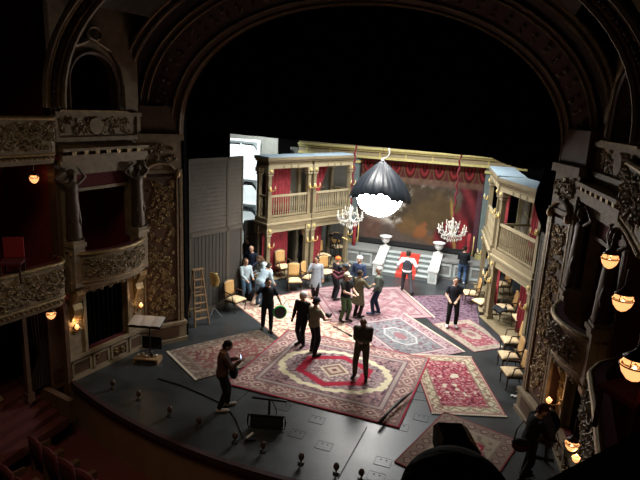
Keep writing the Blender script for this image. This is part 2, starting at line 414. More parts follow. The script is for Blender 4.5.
# ---- proscenium pilasters
def pilaster(A, B, side, name, label):
    A = Vector((*A, 0)); B = Vector((*B, 0)); L = (B-A).length; d = (B-A).normalized()
    n = Vector((-d.y, d.x, 0)) if side < 0 else Vector((d.y, -d.x, 0))      # into the wall
    fn = lambda x, y, z: tuple(A + d*x + n*y + Vector((0, 0, z)))
    t = thing(name, label, 'pilaster', tuple((A+B)/2)); struct(t); del t['category']
    def P(nm, mb, m, par=t): return mb.xf(fn).build(nm, m, par, world=True)
    P('shaft', MB().box(0, L, 0.0, 0.35, 0, 6.3), M_maroon)
    b = P('base', MB().box(-0.06, L+0.04, -0.14, 0.2, 0, 0.55).box(-0.08, L+0.06, -0.18, 0.2, 0.55, 0.63).box(-0.09, L+0.07, -0.19, 0.2, 0, 0.12), M_plaster)
    P('base_panel', MB().box(0.18, L-0.2, -0.16, -0.13, 0.18, 0.48), M_brown, b)
    for (x0, x1) in ((0, 0.09), (0.14, 0.19), (L-0.19, L-0.14), (L-0.10, L)):
        P('gilt_fillet', MB().box(x0, x1, -0.07, 0.02, 0.63, 5.2), M_plaster if x0 in (0,) else M_relief)
    P('panel_field', MB().box(0.2, L-0.2, -0.025, 0.02, 0.7, 5.1), M_brown)
    rg = random.Random(11 if side < 0 else 12)
    mb = MB(); scrolls(mb, 0.24, L-0.24, 0.8, 5.0, 210, rg, lambda x, y, z: (x, y*.7-0.03, z), 0.035, 0.10, 0.013)
    tag(P('carved_scrollwork', mb, M_gilt), kind='stuff')
    # cartouche at the top of the panel
    c = P('cartouche', MB().box(0.02, L-0.02, -0.10, 0.02, 5.2, 5.3).box(-0.02, L+0.02, -0.14, 0.02, 6.12, 6.3).box(0.05, L-0.05, -0.06, 0.02, 5.3, 6.12), M_plaster)
    mb = MB().tube([(L/2+0.42*math.cos(a), -0.1, 5.22+0.28*math.sin(a)) for a in np.linspace(0.1, PI-0.1, 12)], 0.045, 6)
    P('cartouche_hood', mb, M_relief, c)
    for x in (0.18, L-0.18): P('lion_mask', MB().ball((x, -0.12, 5.18), 0.09, 0.08, 0.12, 10, 6), M_gilt, c)
    mb = MB(); scrolls(mb, 0.1, L-0.1, 5.45, 6.05, 26, rg, lambda x, y, z: (x, y-0.07, z), 0.05, 0.12, 0.018)
    tag(P('capital_foliage', mb, M_relief, c), kind='stuff')
    # upper pedestal of the arch
    P('impost', MB().box(0.0, L, -0.02, 0.35, 6.3, 7.05), M_brown)
    return t
pilaster((-9.80, 12.50), (-9.05, 13.62), -1, 'trim_4', 'tall gilt pilaster with carved scroll panel beside the wooden stepladder')
pilaster((1.42, 12.50), (0.98, 13.62), 1, 'trim_5', 'tall gilt pilaster with carved scroll panel behind the row of three cream chairs')

# ---- the two splayed side walls with their boxes
BP = Vector((-10.12, 10.04, 0)); a9 = math.radians(9)
Bd = Vector((math.sin(a9), math.cos(a9), 0)); Bn = Vector((-math.cos(a9), math.sin(a9), 0))
def bay_fn(side):
    def fn(x, y, z):
        p = BP + Bd*x + Bn*y; X = p.x if side < 0 else -8.10-p.x
        return (X, p.y, z)
    return fn
LB = 2.60
def person_placeholder(): pass
caryatids = []
def bay(side):
    fn = bay_fn(side); fl = side > 0
    S_ = 'left' if side < 0 else 'right'
    where = 'on the left side wall' if side < 0 else 'on the right side wall'
    rg = random.Random(21 if side < 0 else 22)
    def P(nm, mb, m, par): return mb.xf(fn, fl).build(nm, m, par, world=True)
    def TH(nm, lb, ct, p, grp=None): return thing(nm, lb, ct, fn(*p), 0, grp)
    W = thing('wall_'+S_, 'splayed side wall of the auditorium with box openings, %s in the photo' % S_, 'wall', fn(1.3, 0, 0)); struct(W); del W['category']
    wl = MB()
    for (x0, x1, z0, z1) in [(0,LB,-0.05,.67),(0,.58,.67,2.3),(1.95,LB,.67,2.3),(0,LB,2.3,2.62),(0,.12,2.62,3.5),(2.5,LB,2.62,3.5),
                             (0,.55,3.5,5.35),(2.22,LB,3.5,5.35),(0,LB,5.35,6.2),(0,LB,6.2,6.86),(0,LB,8.55,9.6)]:
        wl.box(x0, x1, 0, 0.25, z0, z1)
    # arched niche wall
    ac = [(1.16+0.72*math.cos(t), 7.55+0.72*math.sin(t)) for t in np.linspace(PI, 0, 15)]
    ac = [(0.44, 6.86)]+ac+[(1.88, 6.86)]
    oc = [(0, 6.86)]+[(min(max(1.16+2.2*math.cos(t), 0), LB), min(7.55+1.3*math.sin(t)*1.2, 8.55)) for t in np.linspace(PI, 0, 15)]+[(LB, 6.86)]
    for i in range(len(ac)-1):
        (a0, b0), (a1, b1), (c0, d0), (c1_, d1) = ac[i], ac[i+1], oc[i], oc[i+1]
        wl.hexa([(a0,0,b0),(a1,0,b1),(a1,.25,b1),(a0,.25,b0),(c0,0,d0),(c1_,0,d1),(c1_,.25,d1),(c0,.25,d0)])
    P('wall_plaster', wl, M_plaster, W)
    # dark rooms behind the openings
    P('box_interior', MB().box(0.05, LB, 1.5, 1.6, 0, 9.5).box(0, 0.05, 0.25, 1.6, 0, 9.5).box(LB, LB+0.05, 0.25, 1.6, 0, 9.5), M_redwall, W)
    P('box_floor', MB().box(0.05, LB, 0.1, 1.55, 2.5, 2.6).box(0.05, LB, 0.25, 1.55, 5.9, 6.0), M_redwall, W)
    pa = MB()
    for x0, x1 in ((0.06, 0.66), (0.72, 1.25), (1.31, 1.9), (1.96, 2.54)):
        P('dado_panel', MB().box(x0+0.06, x1-0.06, -0.025, 0.01, 0.14, 0.46), M_brown, W)
        P('dado_frame', MB().box(x0, x1, -0.045, 0.01, 0.08, 0.14).box(x0, x1, -0.045, 0.01, 0.46, 0.52).box(x0, x0+.06, -0.045, 0.01, 0.08, .52).box(x1-.06, x1, -.045, .01, .08, .52), M_plaster, W)
    P('dado_rail', MB().box(0, LB, -0.07, 0.02, 0.57, 0.66), M_plaster, W)
    P('skirting', MB().box(0, LB, -0.06, 0.02, -0.02, 0.08), M_plaster, W)
    P('doorway_frame', MB().box(0.5, 0.58, -0.05, 0.1, .66, 2.38).box(1.95, 2.03, -0.05, 0.1, .66, 2.38).box(.5, 2.03, -.05, .1, 2.3, 2.38), M_plaster, W)
    for cx in (0.27, 2.33):
        pr = [(-0.0, 2.5), (-0.30, 2.5), (-0.30, 2.38), (-0.22, 2.25), (-0.10, 2.1), (-0.16, 1.95), (-0.12, 1.8), (-0.05, 1.65), (0.0, 1.6)]
        mb = MB(); n = len(pr)
        mb.add([(cx-.13, y, z) for y, z in pr]+[(cx+.13, y, z) for y, z in pr], [tuple(range(n)), tuple(reversed(range(n, 2*n)))]+[(i, n+i, n+(i+1) % n, (i+1) % n) for i in range(n)])
        k = P('console_bracket', mb, M_gilt, W)
        mb = MB(); scrolls(mb, cx-.16, cx+.16, 1.15, 2.1, 16, rg, None, 0.05, 0.1, 0.018); tag(P('bracket_scrollwork', mb, M_gilt, W), kind='stuff')
        P('caryatid_plinth', MB().box(cx-.16, cx+.16, -0.32, 0.02, 2.6, 3.78).box(cx-.19, cx+.19, -.36, .02, 3.62, 3.72), M_plaster, W)
    # gilt sprig below the doorway
    mb = MB(); scrolls(mb, .8, 1.8, .12, .5, 6, rg, lambda x, y, z: (x, y-.04, z), .04, .08, .014); P('gilt_sprig', mb, M_gilt, W)
    # cornice
    P('cornice', MB().box(-.02, LB, -.30, .02, 5.72, 5.86).box(-.02, LB, -.22, .02, 5.62, 5.72).box(-.02, LB, -.34, .02, 5.95, 6.02).box(0, LB, -.16, .02, 5.86, 5.95), M_plaster, W)
    for k in range(7): P('modillion', MB().box(.25+.33*k, .37+.33*k, -.30, -.1, 5.855, 5.95), M_gilt, W)
    P('upper_parapet_frame', MB().box(0, LB, -.08, .02, 6.16, 6.26).box(0, LB, -.12, .02, 6.76, 6.86).box(0, .08, -.06, .02, 6.26, 6.76).box(LB-.12, LB, -.06, .02, 6.26, 6.76), M_plaster, W)
    P('upper_parapet_rail', MB().box(0.1, 2.1, -.16, .05, 6.86, 6.90), M_gilt, W)
    mb = MB(); scrolls(mb, .15, 2.35, 6.28, 6.74, 55, rg, None, .05, .12, .018); tag(P('parapet_scrollwork', mb, M_relief, W), kind='stuff')
    P('round_medallion', MB().add([(1.16+.2*math.cos(t), -.07, 6.52+.2*math.sin(t)) for t in np.linspace(0, 2*PI, 20, endpoint=False)]+[(1.16+.23*math.cos(t), .0, 6.52+.23*math.sin(t)) for t in np.linspace(0, 2*PI, 20, endpoint=False)],
      [tuple(range(20))]+[(i, (i+1) % 20, 20+(i+1) % 20, 20+i) for i in range(20)]), M_plaster, W)
    # niche frame, hood and cartouche
    P('niche_frame', MB().tube([(x, -.03, z) for x, z in ac], .06, 6), M_brown, W)
    P('niche_hood', MB().tube([(.24,-.06,6.95),(.25,-.06,7.5),(.36,-.06,8.0),(.62,-.06,8.35),(1.0,-.06,8.5),(1.16,-.06,8.62),(1.32,-.06,8.5),(1.7,-.06,8.35),(1.96,-.06,8.0),(2.07,-.06,7.5),(2.08,-.06,6.95)], .045, 6), M_relief, W)
    P('wreath', MB().tube([(1.2+.2*math.cos(t), -.1, 8.7+.15*math.sin(t)) for t in np.linspace(0, 2*PI, 14)], .045, 6), M_relief, W)
    P('niche_shutter', MB().box(.75, 1.75, 1.2, 1.26, 7.25, 7.6), M_brown, W)
    # curtain in the lower doorway
    def cur(u, v):
        x = lerp(.56, 1.97, u); return ((x, .2+.035*math.sin(u*58), lerp(.66, 2.32, v)), (0, -1, 0))
    c = TH('doorway_curtain', 'black curtain closing the low doorway '+where, 'curtain', (1.26, .2, .66), 'curtains in the box doorways')
    mb = MB().slab(cur, 70, 2, .012); P('drape', mb, M_blackcloth, c)
    P('red_sill_cloth', MB().box(.58, 1.95, .02, .16, .665, .70), M_redvelvet, c)
    # bulging balcony
    bl = TH('box_balcony', 'bulging gilt box balcony with scroll reliefs %s above the curtained doorway' % where, 'balcony', (1.3, -.3, 2.5))
    def bulge(x): return -0.10-.52*max(0, math.sin(PI*(x-.08)/2.46))**.75
    prof = [(2.48, .30), (2.56, .18), (2.66, .14), (2.74, .05), (3.05, .0), (3.3, .03), (3.42, .0)]
    def pf(u, v):
        x = lerp(.1, 2.52, u); k = v*(len(prof)-1); i = min(int(k), len(prof)-2); t = k-i
        z = lerp(prof[i][0], prof[i+1][0], t); o = lerp(prof[i][1], prof[i+1][1], t)
        return ((x, bulge(x)*(1-o)+.0, z), (0, -1, 0))
    P('parapet', MB().slab(pf, 24, 12, .08), M_plaster, bl)
    P('gilt_rail', MB().tube([(x, bulge(x)-.03, 3.44) for x in np.linspace(.1, 2.52, 22)], .055, 8), M_gilt, bl)
    P('gilt_rail_foot', MB().tube([(x, bulge(x)*.88-.03, 2.70) for x in np.linspace(.1, 2.52, 22)], .04, 8), M_gilt, bl)
    P('velvet_arm_rest', MB().slab(lambda u, v: ((lerp(.1, 2.52, u), bulge(lerp(.1, 2.52, u))+.02+.14*v, 3.46), (0, 0, 1)), 22, 1, .05), M_redvelvet, bl)
    mb = MB(); scrolls(mb, .3, 2.3, 2.78, 3.36, 110, rg, lambda x, y, z: (x, y*1.3+bulge(x)-.045, z), .04, .11, .015); tag(P('carved_scrollwork', mb, M_relief, bl), kind='stuff')
    mb = MB(); scrolls(mb, .3, 2.3, 2.42, 2.64, 26, rg, lambda x, y, z: (x, y+bulge(x)*.8, z), .04, .08, .016); tag(P('hanging_fringe_carving', mb, M_relief, bl), kind='stuff')
    # pelmet in the middle opening
    P('red_pelmet', MB().box(.55, 2.22, .1, .16, 5.0, 5.36), M_redvelvet, W); P('pelmet_rail', MB().box(.55, 2.22, .06, .14, 4.92, 5.0), M_plaster, W)
    for cx in (0.27, 2.33): caryatids.append((fn(cx, -.16, 3.78), side, cx))
    # ---------------- neighbouring boxes of the horseshoe
    def by(x):
        if side > 0: return float(np.interp(-x, [.06, .3, .6, 1.0, 1.5, 2, 3.5], [.45, .10, -.33, -.59, -.70, -.8, -1.15]))
        q = max(0.0, min(1.0, (-x-.06)/.4)); return .22-.66*math.sqrt(max(0, 1-(1-q)**2))
    for z0, z1, nm in ((2.30, 3.36, 'lower'), (5.72, 6.70, 'upper')):
        lb = {(-1,'lower'):'curved gilt box front at the left edge above the red stairs', (-1,'upper'):'curved gilt box front at the left edge above the first hanging lamp',
              (1,'lower'):'curved gilt box front beside the two low lamps, near the bottom right corner', (1,'upper'):'curved dark box front at the top right, above the two hanging lamps'}[(side, nm)]
        b2 = TH('horseshoe_balcony', lb, 'balcony', (-1.4, -.4, z0), 'box fronts of the horseshoe')
        xs = [-.06-3.4*(i/30)**1.6 for i in range(31)]
        def pf2(u, v):
            x = -.06-3.4*u**1.6; k = v*(len(prof)-1); i = min(int(k), len(prof)-2); t = k-i
            z = z0+(lerp(prof[i][0], prof[i+1][0], t)-2.48)/.94*(z1-z0); o = lerp(prof[i][1], prof[i+1][1], t)
            return ((x+.0, by(x)+.35*o, z), (0, -1, 0))
        P('parapet', MB().slab(pf2, 30, 12, .08), M_plaster, b2)
        P('gilt_rail', MB().tube([(x, by(x)-.03, z1+.02) for x in xs], .05, 8), M_gilt, b2)
        P('gilt_rail_foot', MB().tube([(x, by(x)+.0, z0+.22) for x in xs], .035, 8), M_gilt, b2)
        P('velvet_arm_rest', MB().slab(lambda u, v: ((xs[int(u*30)], by(xs[int(u*30)])+.03+.16*v, z1+.03), (0, 0, 1)), 30, 1, .05), M_redvelvet, b2)
        mb = MB(); scrolls(mb, -3.2, -.25, z0+.3, z1-.05, 150, rg, lambda x, y, z: (x, y*1.3+by(x)-.045, z), .04, .11, .015); tag(P('carved_scrollwork', mb, M_relief, b2), kind='stuff')
        bd = MB()
        for x in np.linspace(-.35, -3.2, 26): bd.ball((x, by(x)-.02, z0+.14), .035, .035, .035, 6, 4)
        tag(P('bead_row', bd, M_gilt, b2), kind='stuff')
        P('box_floor', MB().box(-3.5, 0, -.2, 2.0, z0+.05, z0+.15), M_redwall, b2)
    P('horseshoe_back_wall', MB().box(-5.2, 0, 2.0, 2.1, -1.3, 6.4).box(-.06, 0, .2, 2.0, -1.3, 9.4), M_redwall, W)
    P('upper_gallery_back', MB().box(-5.2, 0, 2.0, 2.1, 6.4, 10.5), M_void, W)  # upper part of the red back wall coloured black to stand for its darkness
    P('corner_column', MB().box(-.09, .02, -.06, .2, -1.3, 9.2), M_brown, W)
    # passage under the lower box: jamb, curtain, brown panel wall
    P('passage_panel', MB().box(-.42, -.06, .12, .2, -.1, 2.35), M_brown, W)
    P('passage_panel_inset', MB().box(-.36, -.12, .09, .13, .1, .45), M_maroon, W)
    P('passage_post', MB().box(-1.06, -.96, .12, .24, -.1, 2.35).box(-1.1, -.92, .08, .28, -.1, .12), M_brown, W)
    def cur2(u, v):
        x = lerp(-.95, -.43, u); k = 1-.55*math.exp(-((v-.38)/.16)**2)*(1-u)
        x = lerp(-.43, x, k) if side < 0 else x
        return ((x, .2+.03*math.sin(u*40), lerp(.1, 2.34, v)), (0, -1, 0))
    c2_ = TH('passage_curtain', 'dark tied-back curtain in the passage %s' % ('above the red stairs' if side < 0 else 'under the right-hand box'), 'curtain', (-.7, .2, .1), 'curtains in the passages')
    P('drape', MB().slab(cur2, 40, 10, .012), mat('dark_brown_drape', (.03, .018, .015), .9), c2_)
bay(-1); bay(1)

# ---- red stairs at the left with their sloping side wall
st = thing('stairs', 'dark red carpeted steps rising to the passage at the left edge', 'stairs', (-11.0, 8.6, -1.3))
stz = -.10
corners = [(20, 381), (33.7, 388.7), (43, 395.6), (51, 402), (59.4, 410), (68, 418)]
prevx = None
for i, (px, py) in enumerate(corners):
    p = atY(px, py, 9.45)
    x1 = p[0]; x0 = x1-.75 if i else x1-1.6; z = p[2]
    MB().box(x0, x1, 7.0, 9.45, z-.22, z).build('step', M_redcarpet, st, world=True)
p0, p1 = atY(20, 376, 9.5), atY(70, 401, 9.5)
MB().hexa([(p0[0],9.46,p0[2]-.9),(p1[0],9.46,p1[2]-.6),(p1[0],9.62,p1[2]-.6),(p0[0],9.62,p0[2]-.9),(p0[0],9.46,p0[2]),(p1[0],9.46,p1[2]),(p1[0],9.62,p1[2]),(p0[0],9.62,p0[2])]).build('side_wall', M_brown, st, world=True)
struct(st); del st['category']
ps = thing('newel_post', 'cream turned newel post at the foot of the red stairs, left edge', 'post', gnd(4, 448, -1.3))
MB().box(-.16, .16, -.16, .16, 0, .55).box(-.19, .19, -.19, .19, .5, .56).build('plinth', M_plaster, ps)
MB().lathe([(.13, .55), (.09, .62), (.10, .8), (.08, 1.1), (.09, 1.2), (.12, 1.25)], 14).build('shaft', M_plaster, ps)
MB().lathe([(.06, 1.25), (.10, 1.32), (.05, 1.42), (.01, 1.5)], 12).build('finial', M_plaster, ps)
# ---- own gallery parapet (dark foreground)
a, b = gnd(470, 528, 6.35), gnd(720, 394, 6.35)
d = Vector(b-a).normalized(); nn = Vector((-d.y, d.x, 0)); nn = nn if nn.y < 0 else -nn
pp = MB(); A_, B_ = Vector(a), Vector(b)
pp.hexa([A_+Vector((0,0,-1)), B_+Vector((0,0,-1)), B_+nn*.3+Vector((0,0,-1)), A_+nn*.3+Vector((0,0,-1)), A_, B_, B_+nn*.3, A_+nn*.3])
gp = thing('trim_6', 'black velvet parapet of the gallery crossing the bottom right corner', 'parapet', tuple((A_+B_)/2)); struct(gp); del gp['category']
pp.build('parapet_top', mat('near_black_velvet', (.010, .007, .007), .9), gp, world=True)
MB().tube([A_+Vector((0,0,.005)), B_+Vector((0,0,.005))], .012, 6).build('parapet_beading', M_bronze, gp, world=True)
# ================================================================== STAGE SET
def sconce(loc, rz, label, group):
    t = thing('wall_sconce', label, 'sconce', loc, rz, group); t.scale = (1.1, 1.1, 1.0)
    MB().lathe([(.045, -.10), (.055, -.02), (.03, .06), (.015, .10)], 10, (0, -.02, 0), 1, .5).build('backplate', M_brass, t, True)
    for s in (-1, 1):
        MB().tube([(0, -.03, -.05), (s*.05, -.10, -.08), (s*.11, -.13, -.03), (s*.12, -.13, .02)], .014, 6).build('arm', M_brass, t, True)
        MB().lathe([(.012, .02), (.035, .03), (.03, .045), (.014, .05)], 8, (s*.12, -.13, 0)).build('candle_cup', M_brass, t, True)
        MB().lathe([(.014, .05), (.014, .11), (.004, .13)], 8, (s*.12, -.13, 0)).build('candle', M_ivory, t, True)
    return t
def curtain_mesh(x0, x1, y, z0, z1, folds, amp, tie=None):
    def fn(u, v):
        x = lerp(x0, x1, u)
        if tie:  # gathered towards x0 lower down
            k = 1-tie*(1-v)**.8; x = lerp(x0, x, k)
        return ((x, y+amp*math.sin(u*folds*2*PI)*(.6+.4*math.sin(v*2+u*5)), lerp(z0, z1, v)), (0, -1, 0))
    return MB().slab(fn, max(30, folds*7), 8, .012)

def set_unit(orig, rot, W, label, plat=True, upper_c=(.12, .55), lower_c=(.1, .5), end_lo=True, end_hi=False, D=1.35, tie=None, group='two-storey balcony units of the set'):
    t = thing('balcony_unit', label, 'stage set', (orig[0], orig[1], 0), rot, group)
    pw_ = .17
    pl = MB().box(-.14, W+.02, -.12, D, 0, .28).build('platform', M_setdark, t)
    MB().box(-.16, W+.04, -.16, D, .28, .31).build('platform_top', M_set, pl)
    MB().box(-.15, W+.03, -.13, -.11, .0, .26).build('platform_skirt', mat('dark_blue_grey_skirt', (.045, .055, .065), .7), pl)
    for x in (0, W-pw_):
        for y in (0, D-pw_):
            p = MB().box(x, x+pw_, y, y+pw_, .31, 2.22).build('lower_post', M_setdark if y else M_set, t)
            MB().box(x-.03, x+pw_+.03, y-.03, y+pw_+.03, .31, .45).build('post_foot', M_set, p)
            MB().box(x-.03, x+pw_+.03, y-.03, y+pw_+.03, 2.1, 2.16).box(x-.045, x+pw_+.045, y-.045, y+pw_+.045, 2.2, 2.42).build('capital', M_setpale, p)
            if y == 0: MB().ball((x+pw_/2, y-.06, 2.32), .075, .03, .07, 8, 6).build('gilt_rosette', M_brass, p, True)
            q = MB().box(x+.01, x+pw_-.01, y, y+pw_-.01, 2.8, 4.62).build('upper_post', M_set, t)
            MB().box(x-.03, x+pw_+.03, y-.03, y+pw_+.03, 4.52, 4.58).box(x-.045, x+pw_+.045, y-.045, y+pw_+.045, 4.62, 4.80).build('capital', M_setpale, q)
            if y == 0: MB().ball((x+pw_/2, y-.06, 4.71), .07, .03, .06, 8, 6).build('gilt_rosette', M_brass, q, True)
    MB().box(pw_, W-pw_, .02, .14, 2.22, 2.44).box(.02, .14, pw_, D-pw_, 2.22, 2.44).box(W-.14, W-.02, pw_, D-pw_, 2.22, 2.44).build('lintel', M_setpale, t)
    dk = MB().box(-.05, W+.05, -.06, D, 2.44, 2.58).build('deck', M_set, t)
    MB().box(-.10, W+.10, -.11, D+.03, 2.58, 2.64).build('deck_moulding', M_setpale, dk)
    MB().box(-.04, W+.04, -.05, D, 2.64, 2.82).build('deck_fascia', M_set, dk)
    # balustrade of the front
    r1 = MB().box(pw_, W-pw_, .02, .12, 3.66, 3.74).build('hand_rail', M_setpale, t)
    MB().box(pw_, W-pw_, .03, .11, 2.86, 2.92).build('foot_rail', M_set, t)
    n = int((W-2*pw_)/.115); me = None
    for i in range(n):
        x = pw_+(W-2*pw_)*(i+.5)/n
        if me is None: me = MB().lathe([(.022, 0), (.026, .08), (.016, .14), (.030, .36), (.018, .55), (.024, .74)], 6).mesh('baluster'); me.materials.append(M_setpale)
        o = link('baluster', me, t); o.location = (x, .07, 2.92)
    # end balustrade
    for ex in ([.05] if end_lo else [])+([W-.10] if end_hi else []):
        MB().box(ex, ex+.06, pw_, D-pw_, 3.64, 3.72).build('end_hand_rail', M_set, t)
        m = int((D-2*pw_)/.16)
        for i in range(m):
            o = link('baluster', me, t); o.location = (ex+.03, pw_+(D-2*pw_)*(i+.5)/m, 2.90)
    # entablature and roof
    MB().box(-.03, W+.03, -.03, .8, 4.80, 4.92).build('architrave', M_setpale, t)
    MB().box(-.01, W+.01, -.01, .8, 4.92, 5.06).build('frieze', M_set, t)
    MB().box(-.07, W+.07, -.07, .82, 5.06, 5.13).box(-.11, W+.11, -.11, .84, 5.13, 5.24).build('cornice', M_set, t)
    for x in (W*.33, W*.5, W*.66): MB().box(x-.03, x+.03, -.05, 0, 4.80, 4.92).build('frieze_block', M_set, t)
    MB().box(-.10, W+.10, -.10, .85, 5.24, 5.27).build('roof_canvas', M_setroof, t)
    # inside
    MB().box(.05, W-.05, max(D, 1.3)+.35, max(D, 1.3)+.4, .0, 2.44).build('lower_back_panel', M_setback, t)
    MB().box(.25, W-.05, D-.02, D+.03, 2.82, 4.8).build('upper_back_panel', M_setback, t)
    MB().box(W*.62, W*.62+.12, D-.08, D-.02, 2.82, 4.8).build('door_jamb', M_set, t)
    MB().box(W*.30, W*.8, D-.06, D-.01, 3.62, 3.70).build('dado_moulding', M_setpale, t)
    curtain_mesh(W*upper_c[0], W*upper_c[1], .45, 2.84, 4.8, 7, .045, tie).build('upper_curtain', M_redcurtain, t, True)
    curtain_mesh(W*lower_c[0], W*lower_c[1], .50, .36, 2.3, 7, .05).build('lower_curtain', M_redcurtain, t, True)
    return t
uL = math.radians(62)
dL = np.array([math.cos(uL), math.sin(uL)])
oA = np.array([-8.86, 19.25]); WA = 2.22
set_unit(oA, uL, WA, 'left two-storey balcony unit nearest the audience, olive grey with red curtains', group=None, upper_c=(.1, .66), lower_c=(.06, .66), D=.80)
oB = oA+dL*2.36; WB = 2.3
set_unit(oB, uL, WB, 'left two-storey balcony unit next to the painted backcloth, olive grey', end_lo=False, end_hi=True, upper_c=(.08, .55), lower_c=(.06, .45), tie=.7, group=None)
uR = math.radians(-63.5)
dR = np.array([math.cos(uR), math.sin(uR)])
oC = np.array([-.26, 19.10]); WC = 2.75
set_unit(oC, uR, WC, 'right two-storey balcony unit nearest the audience, olive grey with red curtain', end_lo=True, upper_c=(.50, .86), lower_c=(.45, .80), group=None)
uR2 = math.radians(-82.5)
dR2 = np.array([math.cos(uR2), math.sin(uR2)])
oD = np.array([-.78, 22.9]); WD = 3.3
set_unit(oD, uR2, WD, 'right two-storey balcony unit half hidden behind the nearer one', end_lo=False, upper_c=(.6, .9), lower_c=(.5, .8), group=None)
for (o_, d_, r_, W_, nm) in ((oA, dL, uL, WA, 'left unit nearest the audience'), (oB, dL, uL, WB, 'left unit beside the backcloth'), (oC, dR, uR, WC, 'right unit nearest the audience'), (oD, dR2, uR2, WD, 'right unit farther upstage')):
    for k, x in enumerate((.085, W_-.085)):
        p = o_+d_*x
        nn_ = np.array([math.sin(r_), -math.cos(r_)])
        p = p+nn_*.02
        for z, fl_ in ((1.72, 'ground'), (4.02, 'balcony')):
            sconce((p[0], p[1], z), r_, 'brass two-candle sconce on the %s post of the %s, %s level' % ('upstage' if (k == 1) == (r_ > 0) else 'downstage', nm, fl_), 'brass sconces on the set posts')

# ---- back wall: platform, stairs, backcloth, cornice
plat = thing('upstage_platform', 'grey painted stone platform in front of the painted backcloth', 'platform', (-4.0, 24.2, 0))
PT, PF = 0.86, 23.95
SX0, SX1 = -4.98, -2.86          # stair well
MB().box(-7.0, SX0-.3, PF, 25.3, 0, PT-.08).build('base_block', M_stone, plat, world=True)
MB().box(SX1+.3, -.55, PF, 25.3, 0, PT-.08).build('base_block', M_stone, plat, world=True)
MB().box(-7.05, SX0-.3, PF-.06, 25.3, PT-.08, PT).build('coping', M_stone, plat, world=True)
MB().box(SX1+.3, -.5, PF-.06, 25.3, PT-.08, PT).build('coping', M_stone, plat, world=True)
MB().box(SX0-.3, SX1+.3, 24.5, 25.3, 0, PT).build('landing', M_stone, plat, world=True)
for x0, x1 in ((-6.9, -6.3), (-6.2, -5.65), (-2.6, -2.0), (-1.9, -1.3), (-1.2, -.65)):
    MB().box(x0, x1, PF-.03, PF, .12, .22).box(x0, x1, PF-.03, PF, .62, .72).box(x0, x0+.08, PF-.03, PF, .22, .62).box(x1-.08, x1, PF-.03, PF, .22, .62).build('panel_frame', M_steppale, plat, world=True)
stt = thing('staircase', 'pale marbled steps with a scarlet carpet runner up to the platform', 'stairs', ((SX0+SX1)/2, 23.4, 0))
NS = 5
for i in range(NS):
    y0 = 23.25+i*.24; z1 = PT*(i+1)/NS
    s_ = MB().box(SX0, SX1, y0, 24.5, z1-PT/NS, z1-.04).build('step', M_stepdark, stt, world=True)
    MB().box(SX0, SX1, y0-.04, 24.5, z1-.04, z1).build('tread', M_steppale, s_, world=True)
    MB().box(SX0+.62, SX1-.62, y0-.05, y0+.25, z1-PT/NS, z1+.008).build('carpet', M_runner, s_, world=True)
for x, nm in ((SX0-.17, 'left'), (SX1+.17, 'right')):
    nw = thing('stair_balustrade', 'white sloping stair balustrade with panelled pedestal, %s of the red carpet' % nm, 'balustrade', (x, 23.5, 0))
    MB().box(x-.19, x+.19, 22.98, 23.34, 0, .56).box(x-.23, x+.23, 22.94, 23.38, .52, .60).build('pedestal', M_white, nw, world=True)
    MB().box(x-.12, x+.12, 22.96, 22.98, .12, .44).build('pedestal_panel', M_steppale, nw, world=True)
    MB().hexa([(x-.17,23.34,0),(x+.17,23.34,0),(x+.17,24.25,0),(x-.17,24.25,0),(x-.17,23.34,.56),(x+.17,23.34,.56),(x+.17,24.25,.98),(x-.17,24.25,.98)]).build('sloping_wall', M_white, nw, world=True)
    MB().hexa([(x-.21,23.3,.56),(x+.21,23.3,.56),(x+.21,24.3,.98),(x-.21,24.3,.98),(x-.21,23.3,.62),(x+.21,23.3,.62),(x+.21,24.3,1.04),(x-.21,24.3,1.04)]).build('sloping_coping', M_white, nw, world=True)
    MB().box(x-.22, x+.22, 24.2, 24.52, .8, 1.05).build('upper_pedestal', M_white, nw, world=True)
    ur = thing('garden_urn', 'white pedestal urn at the top of the %s stair balustrade' % nm, 'urn', (x, 24.36, 1.05))
    MB().lathe([(.15, 0), (.15, .04), (.06, .08), (.05, .16)], 18).build('foot', M_white, ur, True)
    MB().lathe([(.05, .16), (.14, .2), (.2, .3), (.2, .36), (.18, .40)], 18).build('bowl', M_white, ur, True)
    MB().lathe([(.18, .40), (.27, .45), (.29, .49), (.25, .50), (.22, .46)], 18).build('rim', M_white, ur, True)

def srgb(c): return tuple(((v/12.92) if v <= .04045 else ((v+.055)/1.055)**2.4) for v in c)
def vnoise(x, y, sc, seed):
    rs = np.random.RandomState(seed); g = rs.rand(64, 64)
    X, Y = x*sc, y*sc; xi = np.floor(X).astype(int); yi = np.floor(Y).astype(int); fx = X-xi; fy = Y-yi
    fx = fx*fx*(3-2*fx); fy = fy*fy*(3-2*fy)
    G = lambda a, b: g[a % 64, b % 64]
    return (G(xi,yi)*(1-fx)+G(xi+1,yi)*fx)*(1-fy)+(G(xi,yi+1)*(1-fx)+G(xi+1,yi+1)*fx)*fy
def fbm(x, y, sc, seed): return (vnoise(x,y,sc,seed)*.5+vnoise(x,y,sc*2.1,seed+1)*.3+vnoise(x,y,sc*4.3,seed+2)*.2)
def hexc(h): return np.array([int(h[i:i+2], 16)/255 for i in (0, 2, 4)])
def mixc(C, m, c):
    m = np.clip(m, 0, 1)[..., None]; return C*(1-m)+(c if getattr(c, 'ndim', 1) > 1 else hexc(c) if isinstance(c, str) else c)*m
def smooth(a, b, x): t = np.clip((x-a)/(b-a), 0, 1); return t*t*(3-2*t)
